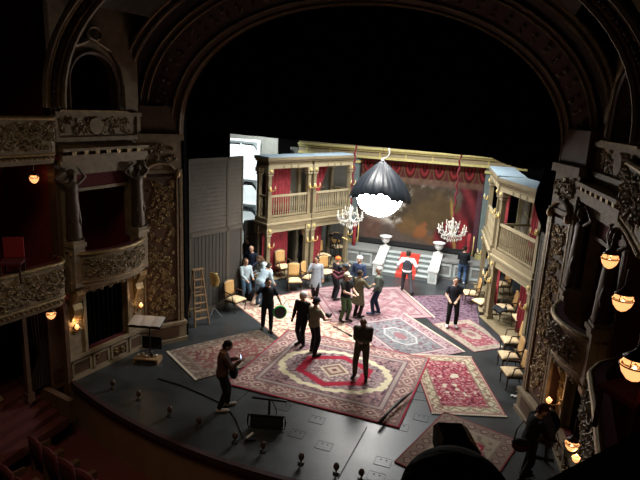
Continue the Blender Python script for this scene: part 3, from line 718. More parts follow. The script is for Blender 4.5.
def painted(name, fn, nu, nv, material, paint, parent=None):
    """grid sheet with a colour attribute; fn(u,v)->xyz ; paint(U,V)->sRGB array"""
    mb = MB().grid(fn, nu, nv); me = bpy.data.meshes.new(name); me.from_pydata(mb.v, [], mb.f)
    U, V = np.meshgrid(np.linspace(0, 1, nu+1), np.linspace(0, 1, nv+1), indexing='ij')
    C = np.clip(paint(U, V), 0, 1).reshape(-1, 3)
    C = np.where(C <= .04045, C/12.92, ((C+.055)/1.055)**2.4)
    a = me.color_attributes.new('paint', 'FLOAT_COLOR', 'POINT')
    a.data.foreach_set('color', np.concatenate([C, np.ones((len(C), 1))], 1).astype(np.float32).ravel())
    me.materials.append(material); me.update()
    return link(name, me, parent)
M_painted = mat('painted_canvas', (.5, .5, .5), .85, 0, .10, 3, attr='paint', spec=.15)
BX0, BX1, BY, BZ0, BZ1 = -6.78, -1.12, 25.25, 0.92, 5.0
def paint_backcloth(U, V):
    x = U*5.66; y = V*4.08
    n = fbm(x, y, 1.6, 5); n2 = fbm(x, y, 4, 9)
    C = np.ones(U.shape+(3,))*hexc('5d5048')
    C = mixc(C, smooth(.42, .62, V+.25*(n-.5))*smooth(.75, .35, U), 'a29d98')         # pale sky left of the trees
    C = mixc(C, smooth(.30, .12, np.hypot((U-.27), (V-.52)*.9)+.3*(n-.5)), 'cdc6bc')
    C = mixc(C, smooth(.30, .16, np.hypot((U-.52), (V-.52)*.8)+.35*(n2-.5)), '4c4133')     # trees
    C = mixc(C, smooth(.26, .12, np.hypot((U-.64), (V-.40)*.7)+.35*(n-.5)), '5a4a33')
    C = mixc(C, smooth(.12, .05, np.hypot((U-.43), (V-.25))+.15*(n2-.5)), '6e5638')
    C = mixc(C, smooth(.10, .04, np.hypot((U-.545)*1.3, (V-.21)*.8)+.1*(n2-.5)), '8a5a38')      # ochre figures
    C = mixc(C, smooth(.12, .04, np.hypot((U-.66), (V-.12)*1.5)+.1*(n2-.5)), '74553a')
    C = mixc(C, smooth(.16, .06, np.hypot((U-.12), (V-.18))+.15*(n-.5))*.7, '6a4c40')
    C = mixc(C, smooth(.06, .02, V), '2b2724')
    # drapes at the right
    dr = smooth(.74, .78, U+.10*np.sin(V*7+.5)+.04*(n-.5)); fo = .5+.5*np.sin((U+V*.35)*46)
    C = mixc(C, dr*smooth(.02, .05, V), hexc('6e2c30')*(.55+.6*fo[..., None]))
    C = mixc(C, dr*smooth(.15, .05, np.abs(V-.45-.5*(U-.85)))*.5, '6a2b30')
    C = mixc(C, smooth(.84, .86, U)*smooth(.92, .90, U)*smooth(.02, .05, V)*smooth(.45, .35, V), '8e2a30')
    C = mixc(C, smooth(.02, .0, np.abs(U-.80+.12*(V-.3)))*smooth(.7, .5, V), 'a98c4c')
    C = mixc(C, smooth(.955, .97, U), '5c3c46')
    # grey gauze, then valance with red swags
    C = mixc(C, smooth(.72, .76, V)*.85, '74594c'); C = mixc(C, smooth(.75, .79, V)*(.5+.5*np.sin(U*120))*.4, '8b7258')
    C = mixc(C, smooth(.80, .82, V), '5f2f33')
    ph = (U*8.5) % 1-.5; sw = np.hypot(ph*1.15, (V-.95)*3.2)
    C = mixc(C, smooth(.48, .40, sw)*smooth(.80, .81, V), hexc('8e3234')*(.75+.30*np.cos(sw*22))[..., None])
    C = mixc(C, smooth(.05, .02, np.abs(sw-.50))*smooth(.8, .81, V), '705634')
    C = mixc(C, smooth(.965, .985, V), '6a3a3c')
    return C*(.80+.16*n2[..., None])
bc = thing('painted_backcloth', 'painted backcloth with brown landscape, red swags and drapery', 'backdrop', ((BX0+BX1)/2, BY, BZ0))
painted('painted_canvas', lambda u, v: (lerp(BX0, BX1, u)-(BX0+BX1)/2, 0, lerp(0, BZ1-BZ0, v)), 170, 120, M_painted, paint_backcloth, bc)
MB().box(BX0, BX1, BY+.01, BY+.05, BZ0, BZ1).build('canvas_backing', M_black, bc, world=True)
MB().box(BX0, BX1, BY-.05, BY, BZ0, BZ0+.22).build('skirting', M_black, bc, world=True)
for x0, x1 in ((BX0-.28, BX0-.04), (BX1+.04, BX1+.30)):
    c = thing('upstage_column', 'grey green column at the %s edge of the backcloth' % ('left' if x0 < -4 else 'right'), 'column', ((x0+x1)/2, 25.05, PT))
    MB().box(x0, x1, 24.95, 25.2, PT, 5.0).build('shaft', mat('teal_grey_column', (.13, .17, .165), .6, 0, .15, 4), c, world=True)
    MB().box(x0-.05, x1+.05, 24.9, 25.22, 4.75, 4.86).box(x0-.05, x1+.05, 24.9, 25.22, PT, PT+.2).build('gilt_band', M_goldset, c, world=True)
for x, y, nm in ((-6.72, 24.5, 'left'), (-1.42, 24.6, 'right')):
    c = thing('red_drape_column', 'narrow hanging crimson drape on the platform at the %s of the backcloth' % nm, 'drape', (x, y, PT))
    MB().lathe([(.10, 0), (.09, .3), (.08, .7), (.10, 1.1), (.05, 1.2)], 12).build('drape', M_redcurtain, c, True)
    MB().tube([(.19, -.05, 1.1), (.2, -.06, .55), (.18, -.05, .2)], [.02, .02, .045], 7).build('gilt_tassel', M_brass, c, True)
co = thing('upstage_cornice', 'bright gold and grey cornice across the top of the backcloth', 'cornice', (-4.6, 25, 5))
MB().box(-9.9, .6, 24.85, 25.4, 5.0, 5.10).build('lower_gold_moulding', M_goldset, co, world=True)
MB().box(-9.9, .6, 24.95, 25.4, 5.10, 5.32).build('grey_frieze', M_setpale, co, world=True)
MB().box(-9.9, .6, 24.85, 25.4, 5.32, 5.42).box(-9.9, .6, 24.75, 25.4, 5.42, 5.50).build('upper_gold_moulding', M_goldset, co, world=True)
MB().box(-9.9, .6, 24.90, 25.4, 5.50, 5.75).build('crown', M_set, co, world=True)
for x in np.linspace(-9.5, .2, 9): MB().box(x-.04, x+.04, 24.90, 24.95, 5.1, 5.32).build('frieze_block', M_goldset, co, world=True)
# plain side flats closing the gaps behind the units
MB().box(-10.6, -6.9, 25.5, 25.56, 0, 5.2).build('back_flat', M_setback).name
tag(bpy.data.objects['back_flat'], 'dull grey blue flat behind the left balcony units', 'flat')

# ---- left masking flats
pA, pB, pC = gnd(189.5, 318), gnd(227, 306), gnd(241, 300)
def flat_wall(p, q, h, label, name='masking_flat', boards=True):
    p = Vector((p[0], p[1], 0)); q = Vector((q[0], q[1], 0)); d = q-p; L = d.length; rz = math.atan2(d.y, d.x)
    t = thing(name, label, 'flat', p, rz)
    MB().box(0, L, .0, .06, 0, h).build('panel_core', M_flatgroove, t)
    MB().box(0, L, -.03, 0, h*.52, h*.52+.16).box(0, .07, -.03, 0, 0, h).box(L-.07, L, -.03, 0, 0, h).box(0, L, -.03, 0, 0, .2).box(0, L, -.03, 0, h-.1, h).build('frame', M_grey_flat, t)
    z = h*.52+.18; i = 0
    while z < h-.14:
        MB().hexa([(.07,-.022,z),(L-.07,-.022,z),(L-.07,0,z),(.07,0,z),(.07,-.005,z+.125),(L-.07,-.005,z+.125),(L-.07,0,z+.125),(.07,0,z+.125)]).build('siding_board', M_grey_flat, t); z += .14
    if boards:
        n = max(2, int((L-.14)/.15))
        for i in range(n):
            x0 = .07+(L-.14)*i/n; x1 = .07+(L-.14)*(i+1)/n-.02
            MB().box(x0, x1, -.018, 0, .22, h*.52-.02).build('plank', M_flatgroove, t)
    return t
hF = 5.05
flat_wall(pA, pB, 5.42, 'tall grey brown panelled masking flat behind the stepladder')
flat_wall(pB, pC, 5.42, 'narrow grey brown masking flat beside the crowd at the left set', boards=False)
flat_wall((1.02, 16.45), (1.55, 15.2), 4.1, 'grey clapboard masking flat behind the right gilt pilaster', boards=False)
# ---- white lit tower
ta = atY(226, 140, 22.5); tb = atY(259.5, 146, 22.5)
tw = thing('scenery_tower', 'brightly lit white scenery tower with cut-corner bays behind the left flats', 'scenery', ((ta[0]+tb[0])/2, 22.5, 0))
tx0, tx1 = ta[0], tb[0]; zs_top = ta[2]+.1
MB().box(tx0, tx1, 22.55, 22.6, 0, zs_top).build('white_back_panel', M_white, tw, world=True)
zs_ = [atY(250, py, 22.5)[2] for py in (140, 178, 203, 222, 246, 275)]
MB().box(tx0, tx0+.06, 22.4, 22.55, 0, zs_top).box(tx1-.06, tx1, 22.4, 22.55, 0, zs_top).build('upright', M_white, tw, world=True)
tm = (tx0+tx1)/2-.05
MB().box(tm-.02, tm+.02, 22.42, 22.55, zs_[1], zs_[0]).build('centre_upright', M_white, tw, world=True)
for i, z in enumerate(zs_[:-1]):
    x0 = tx0+.06 if i == 0 else tm
    MB().box(x0, tx1-.06, 22.40, 22.55, z-.16, z-.06).build('dark_crossbar', M_gusset, tw, world=True)
    for xx, sg in ((x0, 1), (tx1-.06, -1)):
        MB().add([(xx,22.41,z-.15),(xx+sg*.24,22.41,z-.15),(xx,22.41,z-.42),(xx,22.41,z-.46),(xx,22.54,z-.15),(xx+sg*.24,22.54,z-.15),(xx,22.54,z-.42),(xx,22.54,z-.46)], [(0,1,2,3),(7,6,5,4),(0,4,5,1),(1,5,6,2),(2,6,7,3),(3,7,4,0)]).build('dark_gusset', M_gusset, tw, world=True)
    MB().box(tx0+.06, tx1-.06, 22.38, 22.55, z-.06, z).build('white_shelf', M_white, tw, world=True)
hb = atY(228, 134, 23.0); he = atY(278, 140, 23.0)
MB().box(hb[0], he[0], 23.0, 23.06, 0, hb[2]+.1).build('header_flat', M_setback); tag(bpy.data.objects['header_flat'], 'grey header flat behind the top of the white tower', 'flat')
# ---- black masking
def drape(name, label, pts_top, pts_bot, y, folds, amp, cat='curtain'):
    t = thing(name, label, cat, (pts_bot[0][0], y, pts_bot[0][1]))
    def fn(u, v):
        k = u*(len(pts_top)-1); i = min(int(k), len(pts_top)-2); f = k-i
        xt, zt = lerp(pts_top[i][0], pts_top[i+1][0], f), lerp(pts_top[i][1], pts_top[i+1][1], f)
        xb, zb = lerp(pts_bot[i][0], pts_bot[i+1][0], f), lerp(pts_bot[i][1], pts_bot[i+1][1], f)
        return ((lerp(xb, xt, v), y+amp*math.sin(u*folds*2*PI), lerp(zb, zt, v)), (0, -1, 0))
    MB().slab(fn, folds*6, 10, .015).build('black_cloth', M_blackcloth, t, True, world=True)
    return t
bpx = [(176,128), (228,133.5), (300,140.5), (400,149), (480,156.5), (492,158), (505,164), (520,168.5), (535,170), (552,166)]
bot = [(atY(x, y, 14.4)[0], atY(x, y, 14.4)[2]) for x, y in bpx]
drape('house_border', 'black cloth border hanging across the top of the stage opening', [(x, 10.4) for x, z in bot], bot, 14.4, 26, .05)
lpx = [(545,172), (537,188), (534,203), (537,216), (543,230), (548,242)]
le = [np.array([.95, 14.9, 12.99])]+[atY(x, y, 14.9) for x, y in lpx]
t = thing('side_masking', 'black masking cloth bunched beside the right balcony unit', 'curtain', (1.0, 14.9, 4.2))
def fnl(u, v):
    k = v*(len(le)-1); i = min(int(k), len(le)-2); f = k-i
    x0 = lerp(le[i][0], le[i+1][0], f); z = lerp(le[i][2], le[i+1][2], f)
    return ((lerp(x0, 1.6, u), 14.9+.05*math.sin(u*14), z), (0, -1, 0))
MB().slab(fnl, 24, 20, .015).build('black_cloth', M_blackcloth, t, True, world=True)
drape('masking_curtain', 'black leg curtain high behind the left pilaster and flat', [(atY(178,60,17.3)[0], 12.99), (atY(229,60,17.3)[0], 12.99)], [(atY(182,185,17.3)[0], 4.9), (atY(230,172,17.3)[0], 5.2)], 17.3, 8, .06)

# ---- lantern balloon
lc = atY(380, 194, 18.0); LR = .80
ln = thing('balloon_light', 'big glowing white balloon light in a black silk skirt over the stage', 'lamp', lc)
ball = MB(); ball.ball((0, 0, 0), LR, LR, LR*.96, 32, 20); ball.build('glowing_envelope', mat('glowing_lamp_silk', (.9, .9, .9), .5, emit=((1.0, .97, .92), 46.0)), ln, True)
def skirt(u, v):
    a = u*2*PI; hem = .02+.035*math.sin(a*9)+.05*math.sin(a*4+1)     # hem height
    front = max(0, -math.sin(a)); hem = hem-.30*(1-front)+.10*abs(math.sin(a*13))*front
    t = v; r = lerp(1.04-.05*front, .05, t**1.6)
    z = lerp(hem, 1.12, t**.92)
    r *= 1+.025*math.sin(a*12)*(1-v)
    return ((r*math.cos(a), r*math.sin(a), z), (math.cos(a)*.5, math.sin(a)*.5, .7))
MB().slab(skirt, 96, 14, .012).build('black_skirt', M_skirt, ln, True)
MB().lathe([(.06, 1.10), (.05, 1.16), (.02, 1.2)], 10).build('crown_cap', M_white, ln, True)
MB().tube([(.0+.22*math.sin(a), 0, 1.42-.22*math.cos(a)*1.0) for a in np.linspace(0, 2.2, 12)], .02, 6).build('hook', M_white, ln, True)
MB().tube([(0, 0, 1.18), (0, 0, 12.99-lc[2])], .006, 5).build('suspension_wire', M_black, ln)

# ---- chandeliers
def chandelier(px, py, Y, toppx, label):
    c = atY(px, py, Y); t = thing('chandelier', label, 'chandelier', c, 0, 'crystal chandeliers over the stage')
    MB().lathe([(.02, -.30), (.05, -.26), (.03, -.2), (.08, -.1), (.05, 0), (.09, .1), (.04, .2), (.06, .3), (.025, .42), (.02, .5)], 12).build('stem', M_crystal, t, True)
    arm = None
    rg = random.Random(px)
    N = 10
    for k in range(N):
        a = 2*PI*k/N; R_ = .52
        f = lambda r, z: (r*math.cos(a), r*math.sin(a), z)
        ar = MB().tube([f(.05, -.1), f(.2, -.22), f(.38, -.2), f(.5, -.08), f(R_, -.02)], .014, 5).build('arm', M_crystal, t, True)
        MB().lathe([(.015, -.02), (.06, 0), (.065, .015), (.02, .02)], 8, f(R_, 0)).build('drip_pan', M_crystal, ar, True)
        MB().lathe([(.016, .02), (.016, .17), (.005, .2)], 7, f(R_, 0)).build('candle', M_ivory, ar, True)
        if k % 2 == 0:
            g = lambda r, z: (r*math.cos(a+.3), r*math.sin(a+.3), z)
            a2 = MB().tube([g(.04, .2), g(.15, .14), g(.25, .2), g(.26, .24)], .011, 5).build('upper_arm', M_crystal, t, True)
            MB().lathe([(.014, .24), (.014, .36), (.004, .38)], 7, g(.26, 0)).build('candle', M_ivory, a2, True)
    dr = MB()
    for r0, z0, m in ((.5, -.06, 30), (.38, -.24, 26), (.26, -.30, 20), (.14, -.36, 12), (.24, .16, 18), (.12, .36, 10)):
        for i in range(m):
            a = 2*PI*(i+.3*rg.random())/m; x, y = r0*math.cos(a), r0*math.sin(a); L = rg.uniform(.07, .13)
            dr.lathe([(.003, 0), (.016, -L*.6), (.003, -L)], 5, (x, y, z0))
    tag(dr.build('crystal_drops', M_crystal, t), kind='stuff')
    tp = atY(*toppx, Y); top = Vector(tp)-Vector(c); pts = []
    for i in range(26):
        k = i/25; p = Vector((0, 0, .5)).lerp(top, k)
        pts.append(p+Vector((.03*math.sin(i*1.35), 0, 0)))
    pts.append(Vector((top.x*1.1, 0, 13.0-c[2])))
    MB().tube(pts, [.035+.012*math.sin(i*2.1) for i in range(27)], 7).build('velvet_rope', M_rope, t, True)
    return t
chandelier(350, 216, 21.0, (356, 146), 'crystal candle chandelier on a red rope, left of the balloon light')
chandelier(452, 230, 21.0, (461, 154), 'crystal candle chandelier on a red rope, right of the balloon light')
# ================================================================== LAMPS OF THE HOUSE
def glow(t, p, e):
    l = bpy.data.lights.new('lamp_glow', 'POINT'); l.energy = e; l.color = (1.0, .55, .24); l.shadow_soft_size = .04
    o = bpy.data.objects.new('lamp_glow', l); COL.objects.link(o); o.parent = t; o.location = p
def bowl_lamp(c, size, label, hang=0.35, group='hanging bowl lamps of the boxes'):
    t = thing('bowl_lamp', label, 'lamp', c, 0, group); r = size/2
    MB().lathe([(r*.12, -r*1.15), (r*.45, -r*.98), (r*.78, -r*.55), (r*.96, 0.0), (r*.98, r*.12), (r*.93, r*.12), (r*.7, -r*.4), (r*.1, -r*.9)], 18).build('glass_bowl', M_lampglass, t, True)
    MB().lathe([(r*1.0, r*.0), (r*1.06, r*.06), (r*1.0, r*.12), (r*.95, r*.06)], 18).build('metal_band', M_bronze, t, True)
    for s in (-1, 1): MB().lathe([(r*.3, r*.1), (r*.45, r*.35), (r*.30, r*.55), (r*.1, r*.6)], 12, (s*r*.42, 0, 0)).build('lamp_bulb', M_lampglass, t, True)
    MB().lathe([(r*.9, r*.62), (r*.5, r*.9), (r*.15, r*1.3), (r*.1, r*1.5)], 14).build('canopy', M_bronze, t, True)
    for a in (0, 2.1, 4.2): MB().bar((r*math.cos(a), r*math.sin(a), r*.06), (r*.8*math.cos(a), r*.8*math.sin(a), r*.7), .008, .008).build('bracket', M_bronze, t)
    MB().tube([(0, 0, r*1.4), (0, 0, r*1.4+hang)], .01, 6).build('rod', M_bronze, t)
    glow(t, (0, 0, r*.35), 5.0)
    return t
bowl_lamp(atD(34, 178, 14.2), .22, 'small glowing bowl lamp hanging under the upper left box', .25)
bowl_lamp(atD(51, 314, 14.6), .23, 'small glowing bowl lamp hanging under the lower left box by the stairs', .25)
bowl_lamp(atD(610, 259, 8.6), .24, 'glowing bowl lamp at the right, uppermost of the right-hand lamps', .2)
bowl_lamp(atD(623, 300, 7.4), .245, 'glowing bowl lamp at the right edge, second from the top', .2)
bowl_lamp(atD(635, 366, 5.6), .25, 'large glowing bowl lamp cut by the right edge of the photo', .2)
bowl_lamp(atD(572, 444, 10.6), .23, 'glowing bowl lamp low at the right, just above a smaller lamp', .3)
def wall_lamp(c, size, label, nx):
    t = thing('wall_lamp', label, 'lamp', c, 0, 'small gilt wall lamps'); r = size/2
    MB().lathe([(r*.2, -r*1.1), (r*.7, -r*.6), (r*.9, .2*r), (r*.75, r*.2), (r*.2, -r*.7)], 14).build('glass_cup', M_lampglass, t, True)
    MB().lathe([(r*.5, .1*r), (r*.55, r*.5), (r*.2, r*.9)], 10).build('lamp_bulb', M_lampglass, t, True)
    MB().tube([(0, 0, -r*1.1), (nx*.08, 0, -r*1.6), (nx*.2, 0, -r*.8), (nx*.24, 0, .05)], .014, 6).build('arm', M_gilt, t, True)
    mb = MB()
    for k in range(7):
        a = k*.9; mb.tube([(nx*.24, 0, 0), (nx*.22, .08*math.cos(a), .08*math.sin(a)), (nx*.24, .15*math.cos(a+.5), .15*math.sin(a+.5))], [.015, .022, .008], 5)
    mb.build('gilt_leaf_spray', M_gilt, t, True)
    glow(t, (0, 0, r*1.1), 3.0)
    return t
bl_ = bay_fn(-1); br_ = bay_fn(1)
wall_lamp(atD(77, 327, 15.45), .13, 'small gilt wall lamp left of the black doorway curtain', -1)
wall_lamp(atD(141, 305, 16.35), .13, 'small gilt wall lamp right of the black doorway curtain, above the papers', -1)
wall_lamp(atD(549, 400, 13.6), .15, 'small wall lamp beside the right pilaster above the round black case', 1)
wall_lamp(atD(576, 458, 10.7), .15, 'small wall lamp low at the right, below the bowl lamp', 1)

# ================================================================== RUGS
M_rug = mat('woven_wool_rug', (.5, .5, .5), .92, 0, .16, 30, .3, 150, attr='paint', spec=.1)
M_fringe = mat('cream_rug_fringe', (.62, .56, .44), .9, 0, .2, 60)
def ring(C, e, d0, d1, c): return mixc(C, smooth(d0-.012, d0+.012, e)*smooth(d1+.012, d1-.012, e), c)
rug_no = [0]
def rug(px, label, paint, fringe=(), res=.021, wrinkle=None, curl=None, tone=.96):
    g = [gnd(*p)[:2] for p in px]
    c = sum(g)/4; u = ((g[1]-g[0])+(g[2]-g[3]))/2; v = ((g[3]-g[0])+(g[2]-g[1]))/2
    lu, lv = np.linalg.norm(u), np.linalg.norm(v)
    uh = u/lu; vh = v/lv
    # nearest right-angled frame
    perp = np.array([-uh[1], uh[0]]); sgn = 1 if perp@vh > 0 else -1
    ang = math.atan2(uh[1], uh[0])+.5*(math.atan2((perp*sgn)[0]*vh[1]-(perp*sgn)[1]*vh[0], (perp*sgn)@vh))
    hx, hy = lu/2, lv/2
    z0 = .001+.003*rug_no[0]; rug_no[0] += 1
    print('RUG', label[:30], 'size %.2f x %.2f skew %.1f' % (lu, lv, math.degrees(math.acos(abs(uh@vh)))))
    t = thing('rug', label, 'rug', (c[0], c[1], 0), ang, 'oriental rugs on the stage')
    nu, nv = max(20, int(lu/res)), max(20, int(lv/res))
    def fn(U, V):
        x, y = lerp(-hx, hx, U), lerp(-hy, hy, V)*sgn
        z = z0+.005
        if wrinkle: z += wrinkle(x, y)
        return (x, y, z)
    def pt(U, V):
        x, y = (U*2-1)*hx, (V*2-1)*hy
        C = paint(x, y, hx, hy); gy = C.mean(axis=2, keepdims=True)
        return (gy+(C-gy)*.70)*tone+.015
    painted('pile', fn, nu, nv, M_rug, pt, t)
    MB().box(-hx, hx, -hy, hy, 0, z0+.0045).build('backing', cloth((.12, .05, .05)), t)
    for side in fringe:
        mb = MB()
        if side in 'EW':
            X = hx if side == 'E' else -hx; s = 1 if side == 'E' else -1
            n = int(2*hy/.05)
            for i in range(n):
                y = -hy+2*hy*(i+.5)/n; mb.box(min(X, X+s*.07), max(X, X+s*.07), y-.02, y+.02, z0, z0+.008)
        else:
            Y = hy if side == 'N' else -hy; s = 1 if side == 'N' else -1
            n = int(2*hx/.05)
            for i in range(n):
                x = -hx+2*hx*(i+.5)/n; mb.box(x-.02, x+.02, min(Y, Y+s*.07), max(Y, Y+s*.07), z0, z0+.008)
        tag(mb.build('fringe', M_fringe, t), kind='stuff')
    return t
def edge(x, y, hx, hy): return np.minimum(hx-np.abs(x), hy-np.abs(y))
def motif_border(C, x, y, hx, hy, d0, d1, step, c_dia, c_in, c_ctr):
    e = edge(x, y, hx, hy); m = (d0+d1)/2; hw = (d1-d0)/2
    onx = (hy-np.abs(y)) < (hx-np.abs(x)); s = np.where(onx, x, y)
    ph = ((s/step) % 1-.5)*step; r = np.abs(ph)/(step*.42)+np.abs(e-m)/(hw*.95)
    inb = smooth(d0, d0+.01, e)*smooth(d1, d1-.01, e)
    C = mixc(C, inb*smooth(1.04, .98, r), c_dia); C = mixc(C, inb*smooth(.62, .56, r), c_in); C = mixc(C, inb*smooth(.26, .2, r), c_ctr)
    return C
def dots(C, x, y, sc, seed, thr, c, m=None):
    k = smooth(thr, thr+.06, vnoise(x, y, sc, seed)); return mixc(C, k if m is None else k*m, c)
def paint_big(x, y, hx, hy):
    e = edge(x, y, hx, hy); C = np.ones(x.shape+(3,))*hexc('86605f')
    C = ring(C, e, -1, .05, 'a81f35'); C = ring(C, e, .05, .11, '86716c'); C = ring(C, e, .11, .54, '8c5f5c')
    C = dots(C, x, y, 20.9, 4, .62, 'c0988a', smooth(.11, .13, e)*smooth(.55, .53, e))
    C = motif_border(C, x, y, hx, hy, .14, .51, .62, 'b59a8c', '8a4c50', 'cfb8a4')
    C = ring(C, e, .54, .58, '6b5560'); C = ring(C, e, .58, .68, 'a58f86'); C = ring(C, e, .68, .71, '5c4a55')
    f = smooth(.71, .73, e)
    C = mixc(C, f, '86666a'); C = dots(C, x, y, 17.1, 14, .55, 'a9797a', f); C = dots(C, x, y, 13.3, 24, .66, '5f3f4c', f)
    C = mixc(C, f*smooth(.03, .0, np.abs(e-.85))*.7, 'a18a80')
    a, b = hx-.82, hy-.66; th = np.arctan2(y/b, x/a)
    r = np.hypot(x/a, y/b)+.018*np.sin(th*30)+.02*np.sin(th*12)
    C = mixc(C, f*smooth(1.0, .985, r), 'd8cba0'); C = mixc(C, smooth(.865, .85, r), '8a7276')
    C = dots(C, x, y, 19, 34, .55, 'ab8a8a', smooth(.85, .83, r)); C = dots(C, x, y, 15.2, 44, .68, '61434e', smooth(.85, .83, r))
    # red stepped hexagon
    q = np.maximum(np.abs(y)/(.60*b), (np.abs(x)/(.80*a)+np.abs(y)/(.60*b)*.55)/1.05)+.02*np.sin(x*19)*np.cos(y*17)
    C = mixc(C, smooth(1.0, .985, q), 'b5142f'); C = mixc(C, smooth(.76, .745, q), '7d5c62')
    C = dots(C, x, y, 20.9, 54, .55, 'b59c92', smooth(.74, .72, q))
    d = np.abs(x)/(.36*a)+np.abs(y)/(.26*b)
    C = mixc(C, smooth(1.04, 1.0, d), 'c9bb98'); C = mixc(C, smooth(.85, .82, d), '8a5c55'); C = mixc(C, smooth(.55, .52, d), 'bda78c'); C = mixc(C, smooth(.25, .22, d), '7e3a44')
    return C*(.93+.14*fbm(x, y, 3, 64)[..., None])
def paint_pale(x, y, hx, hy):
    e = edge(x, y, hx, hy); C = np.ones(x.shape+(3,))*hexc('957f6c')
    C = ring(C, e, .0, .06, '8d7c68'); C = ring(C, e, .06, .3, '8a6a5c'); C = dots(C, x, y, 15.2, 3, .6, 'b09a80', smooth(.3, .28, e)); C = ring(C, e, .3, .36, '9c8a74')
    f = smooth(.36, .38, e); C = mixc(C, f, '9a6a5c'); C = dots(C, x, y, 11.4, 7, .5, 'b59c82', f); C = dots(C, x, y, 13.3, 17, .6, '96454a', f)
    r = np.hypot(x/(hx*.58), y/(hy*.6))+.05*np.sin(np.arctan2(y, x)*8); C = mixc(C, smooth(1, .96, r)*.8, 'a8524f'); C = dots(C, x, y, 15.2, 27, .58, 'c0a58a', smooth(1, .9, r)); C = mixc(C, smooth(.4, .36, r)*.7, '8c4a4a')
    return C*(.9+.2*fbm(x, y, 2, 37)[..., None])
def paint_red(x, y, hx, hy):
    e = edge(x, y, hx, hy); C = np.ones(x.shape+(3,))*hexc('b23348')
    C = ring(C, e, -1, .035, 'a8253c'); C = ring(C, e, .035, .34, 'd2c29c')
    onx = (hy-np.abs(y)) < (hx-np.abs(x)); s = np.where(onx, x, y); m = smooth(.05, .07, e)*smooth(.33, .31, e)
    C = mixc(C, m*smooth(.035, .02, np.abs(e-.19-.06*np.sin(s*16))), '8b8a66'); C = dots(C, x, y, 17.1, 8, .68, 'a5685c', m); C = ring(C, e, .30, .34, '8c6a55'); C = ring(C, e, .065, .085, '9a4a4a')
    f = smooth(.34, .36, e); C = dots(C, x, y, 24.7, 5, .58, 'cf8a8a', f); C = dots(C, x, y, 17.1, 6, .7, '7e2236', f)
    C = dots(C, x, y, 6.84, 31, .76, 'dfd0b4', f); C = mixc(C, f*smooth(.02, .0, np.abs(np.sin(x*5+2*np.sin(y*3))*.1))*.35, 'd49a94')
    return C
def paint_near(x, y, hx, hy):
    e = edge(x, y, hx, hy); C = np.ones(x.shape+(3,))*hexc('a58f78')
    C = ring(C, e, -1, .04, '9a3038'); C = ring(C, e, .04, .36, '8f7466'); C = motif_border(C, x, y, hx, hy, .07, .33, .3, '74504c', 'ae9880', '8a4440'); C = ring(C, e, .36, .41, 'a8987f')
    f = smooth(.41, .43, e); C = mixc(C, f, 'a8937a'); C = dots(C, x, y, 11.4, 9, .58, '86705f', f)
    r = np.hypot(x/(hx*.5), y/(hy*.52))+.1*np.sin(np.arctan2(y, x)*8); C = mixc(C, f*smooth(1, .96, r), 'b02a3c'); C = dots(C, x, y, 13.3, 19, .64, 'c9ad94', smooth(1, .9, r))
    return C
def paint_blue(x, y, hx, hy):
    e = edge(x, y, hx, hy); C = np.ones(x.shape+(3,))*hexc('8a8a92')
    C = ring(C, e, -1, .05, 'b08088'); C = ring(C, e, .05, .36, 'c09aa0'); C = dots(C, x, y, 17.1, 2, .58, '9a5a68', smooth(.05, .07, e)*smooth(.36, .34, e)); C = ring(C, e, .36, .42, 'd8c8c0'); C = ring(C, e, .42, .47, '9a6a78')
    f = smooth(.47, .49, e); C = mixc(C, f, '80858c'); C = dots(C, x, y, 13.3, 12, .55, 'a09aa0', f); C = dots(C, x, y, 11.4, 22, .68, '8c5a68', f)
    q = np.abs(x)/(hx*.42)+np.abs(y)/(hy*.5); q = np.maximum(q*.8, np.maximum(np.abs(x)/(hx*.36), np.abs(y)/(hy*.42)))
    C = mixc(C, smooth(1, .97, q), 'c8c8c6'); C = mixc(C, smooth(.88, .85, q), '868c92'); C = dots(C, x, y, 15.2, 32, .58, 'b0a8a8', smooth(.86, .8, q)); C = mixc(C, smooth(.4, .36, q), 'a86a74')
    return C
def paint_pink(x, y, hx, hy):
    e = edge(x, y, hx, hy); C = np.ones(x.shape+(3,))*hexc('c07e8a')
    C = ring(C, e, -1, .05, 'ac5c68'); C = ring(C, e, .05, .28, 'd4a4a8'); C = ring(C, e, .28, .33, 'a85c6c')
    f = smooth(.33, .35, e); C = mixc(C, f, 'c4848f'); C = mixc(C, f*smooth(.35, .1, np.abs(np.sin((x+y)*7))), 'b06a78'); C = mixc(C, f*smooth(.3, .05, np.abs(np.sin((x-y)*7))), 'd2a0a6'); C = dots(C, x, y, 5.7, 5, .6, 'd6aeb0', f)
    return C*(.92+.16*fbm(x, y, 2, 7)[..., None])
def paint_purple(x, y, hx, hy):
    e = edge(x, y, hx, hy); C = np.ones(x.shape+(3,))*hexc('86607a')
    C = ring(C, e, -1, .25, '8d5a72'); C = ring(C, e, .25, .3, 'a87e90'); C = dots(C, x, y, 15.2, 5, .55, 'a07a90'); C = dots(C, x, y, 11.4, 15, .66, '6a4058')
    return C
def paint_small(x, y, hx, hy):
    e = edge(x, y, hx, hy); C = np.ones(x.shape+(3,))*hexc('b8505e')
    C = ring(C, e, -1, .04, 'b06070'); C = ring(C, e, .04, .3, 'c4b49a'); C = dots(C, x, y, 15.2, 4, .62, 'a58a78', smooth(.3, .28, e)); C = dots(C, x, y, 15.2, 5, .56, 'd09a9a', smooth(.3, .33, e))
    r = np.hypot(x/(hx*.35), y/(hy*.35))+.08*np.sin(np.arctan2(y, x)*8); C = mixc(C, smooth(1, .95, r), 'd0bca4'); C = mixc(C, smooth(.5, .45, r), 'b87474')
    return C
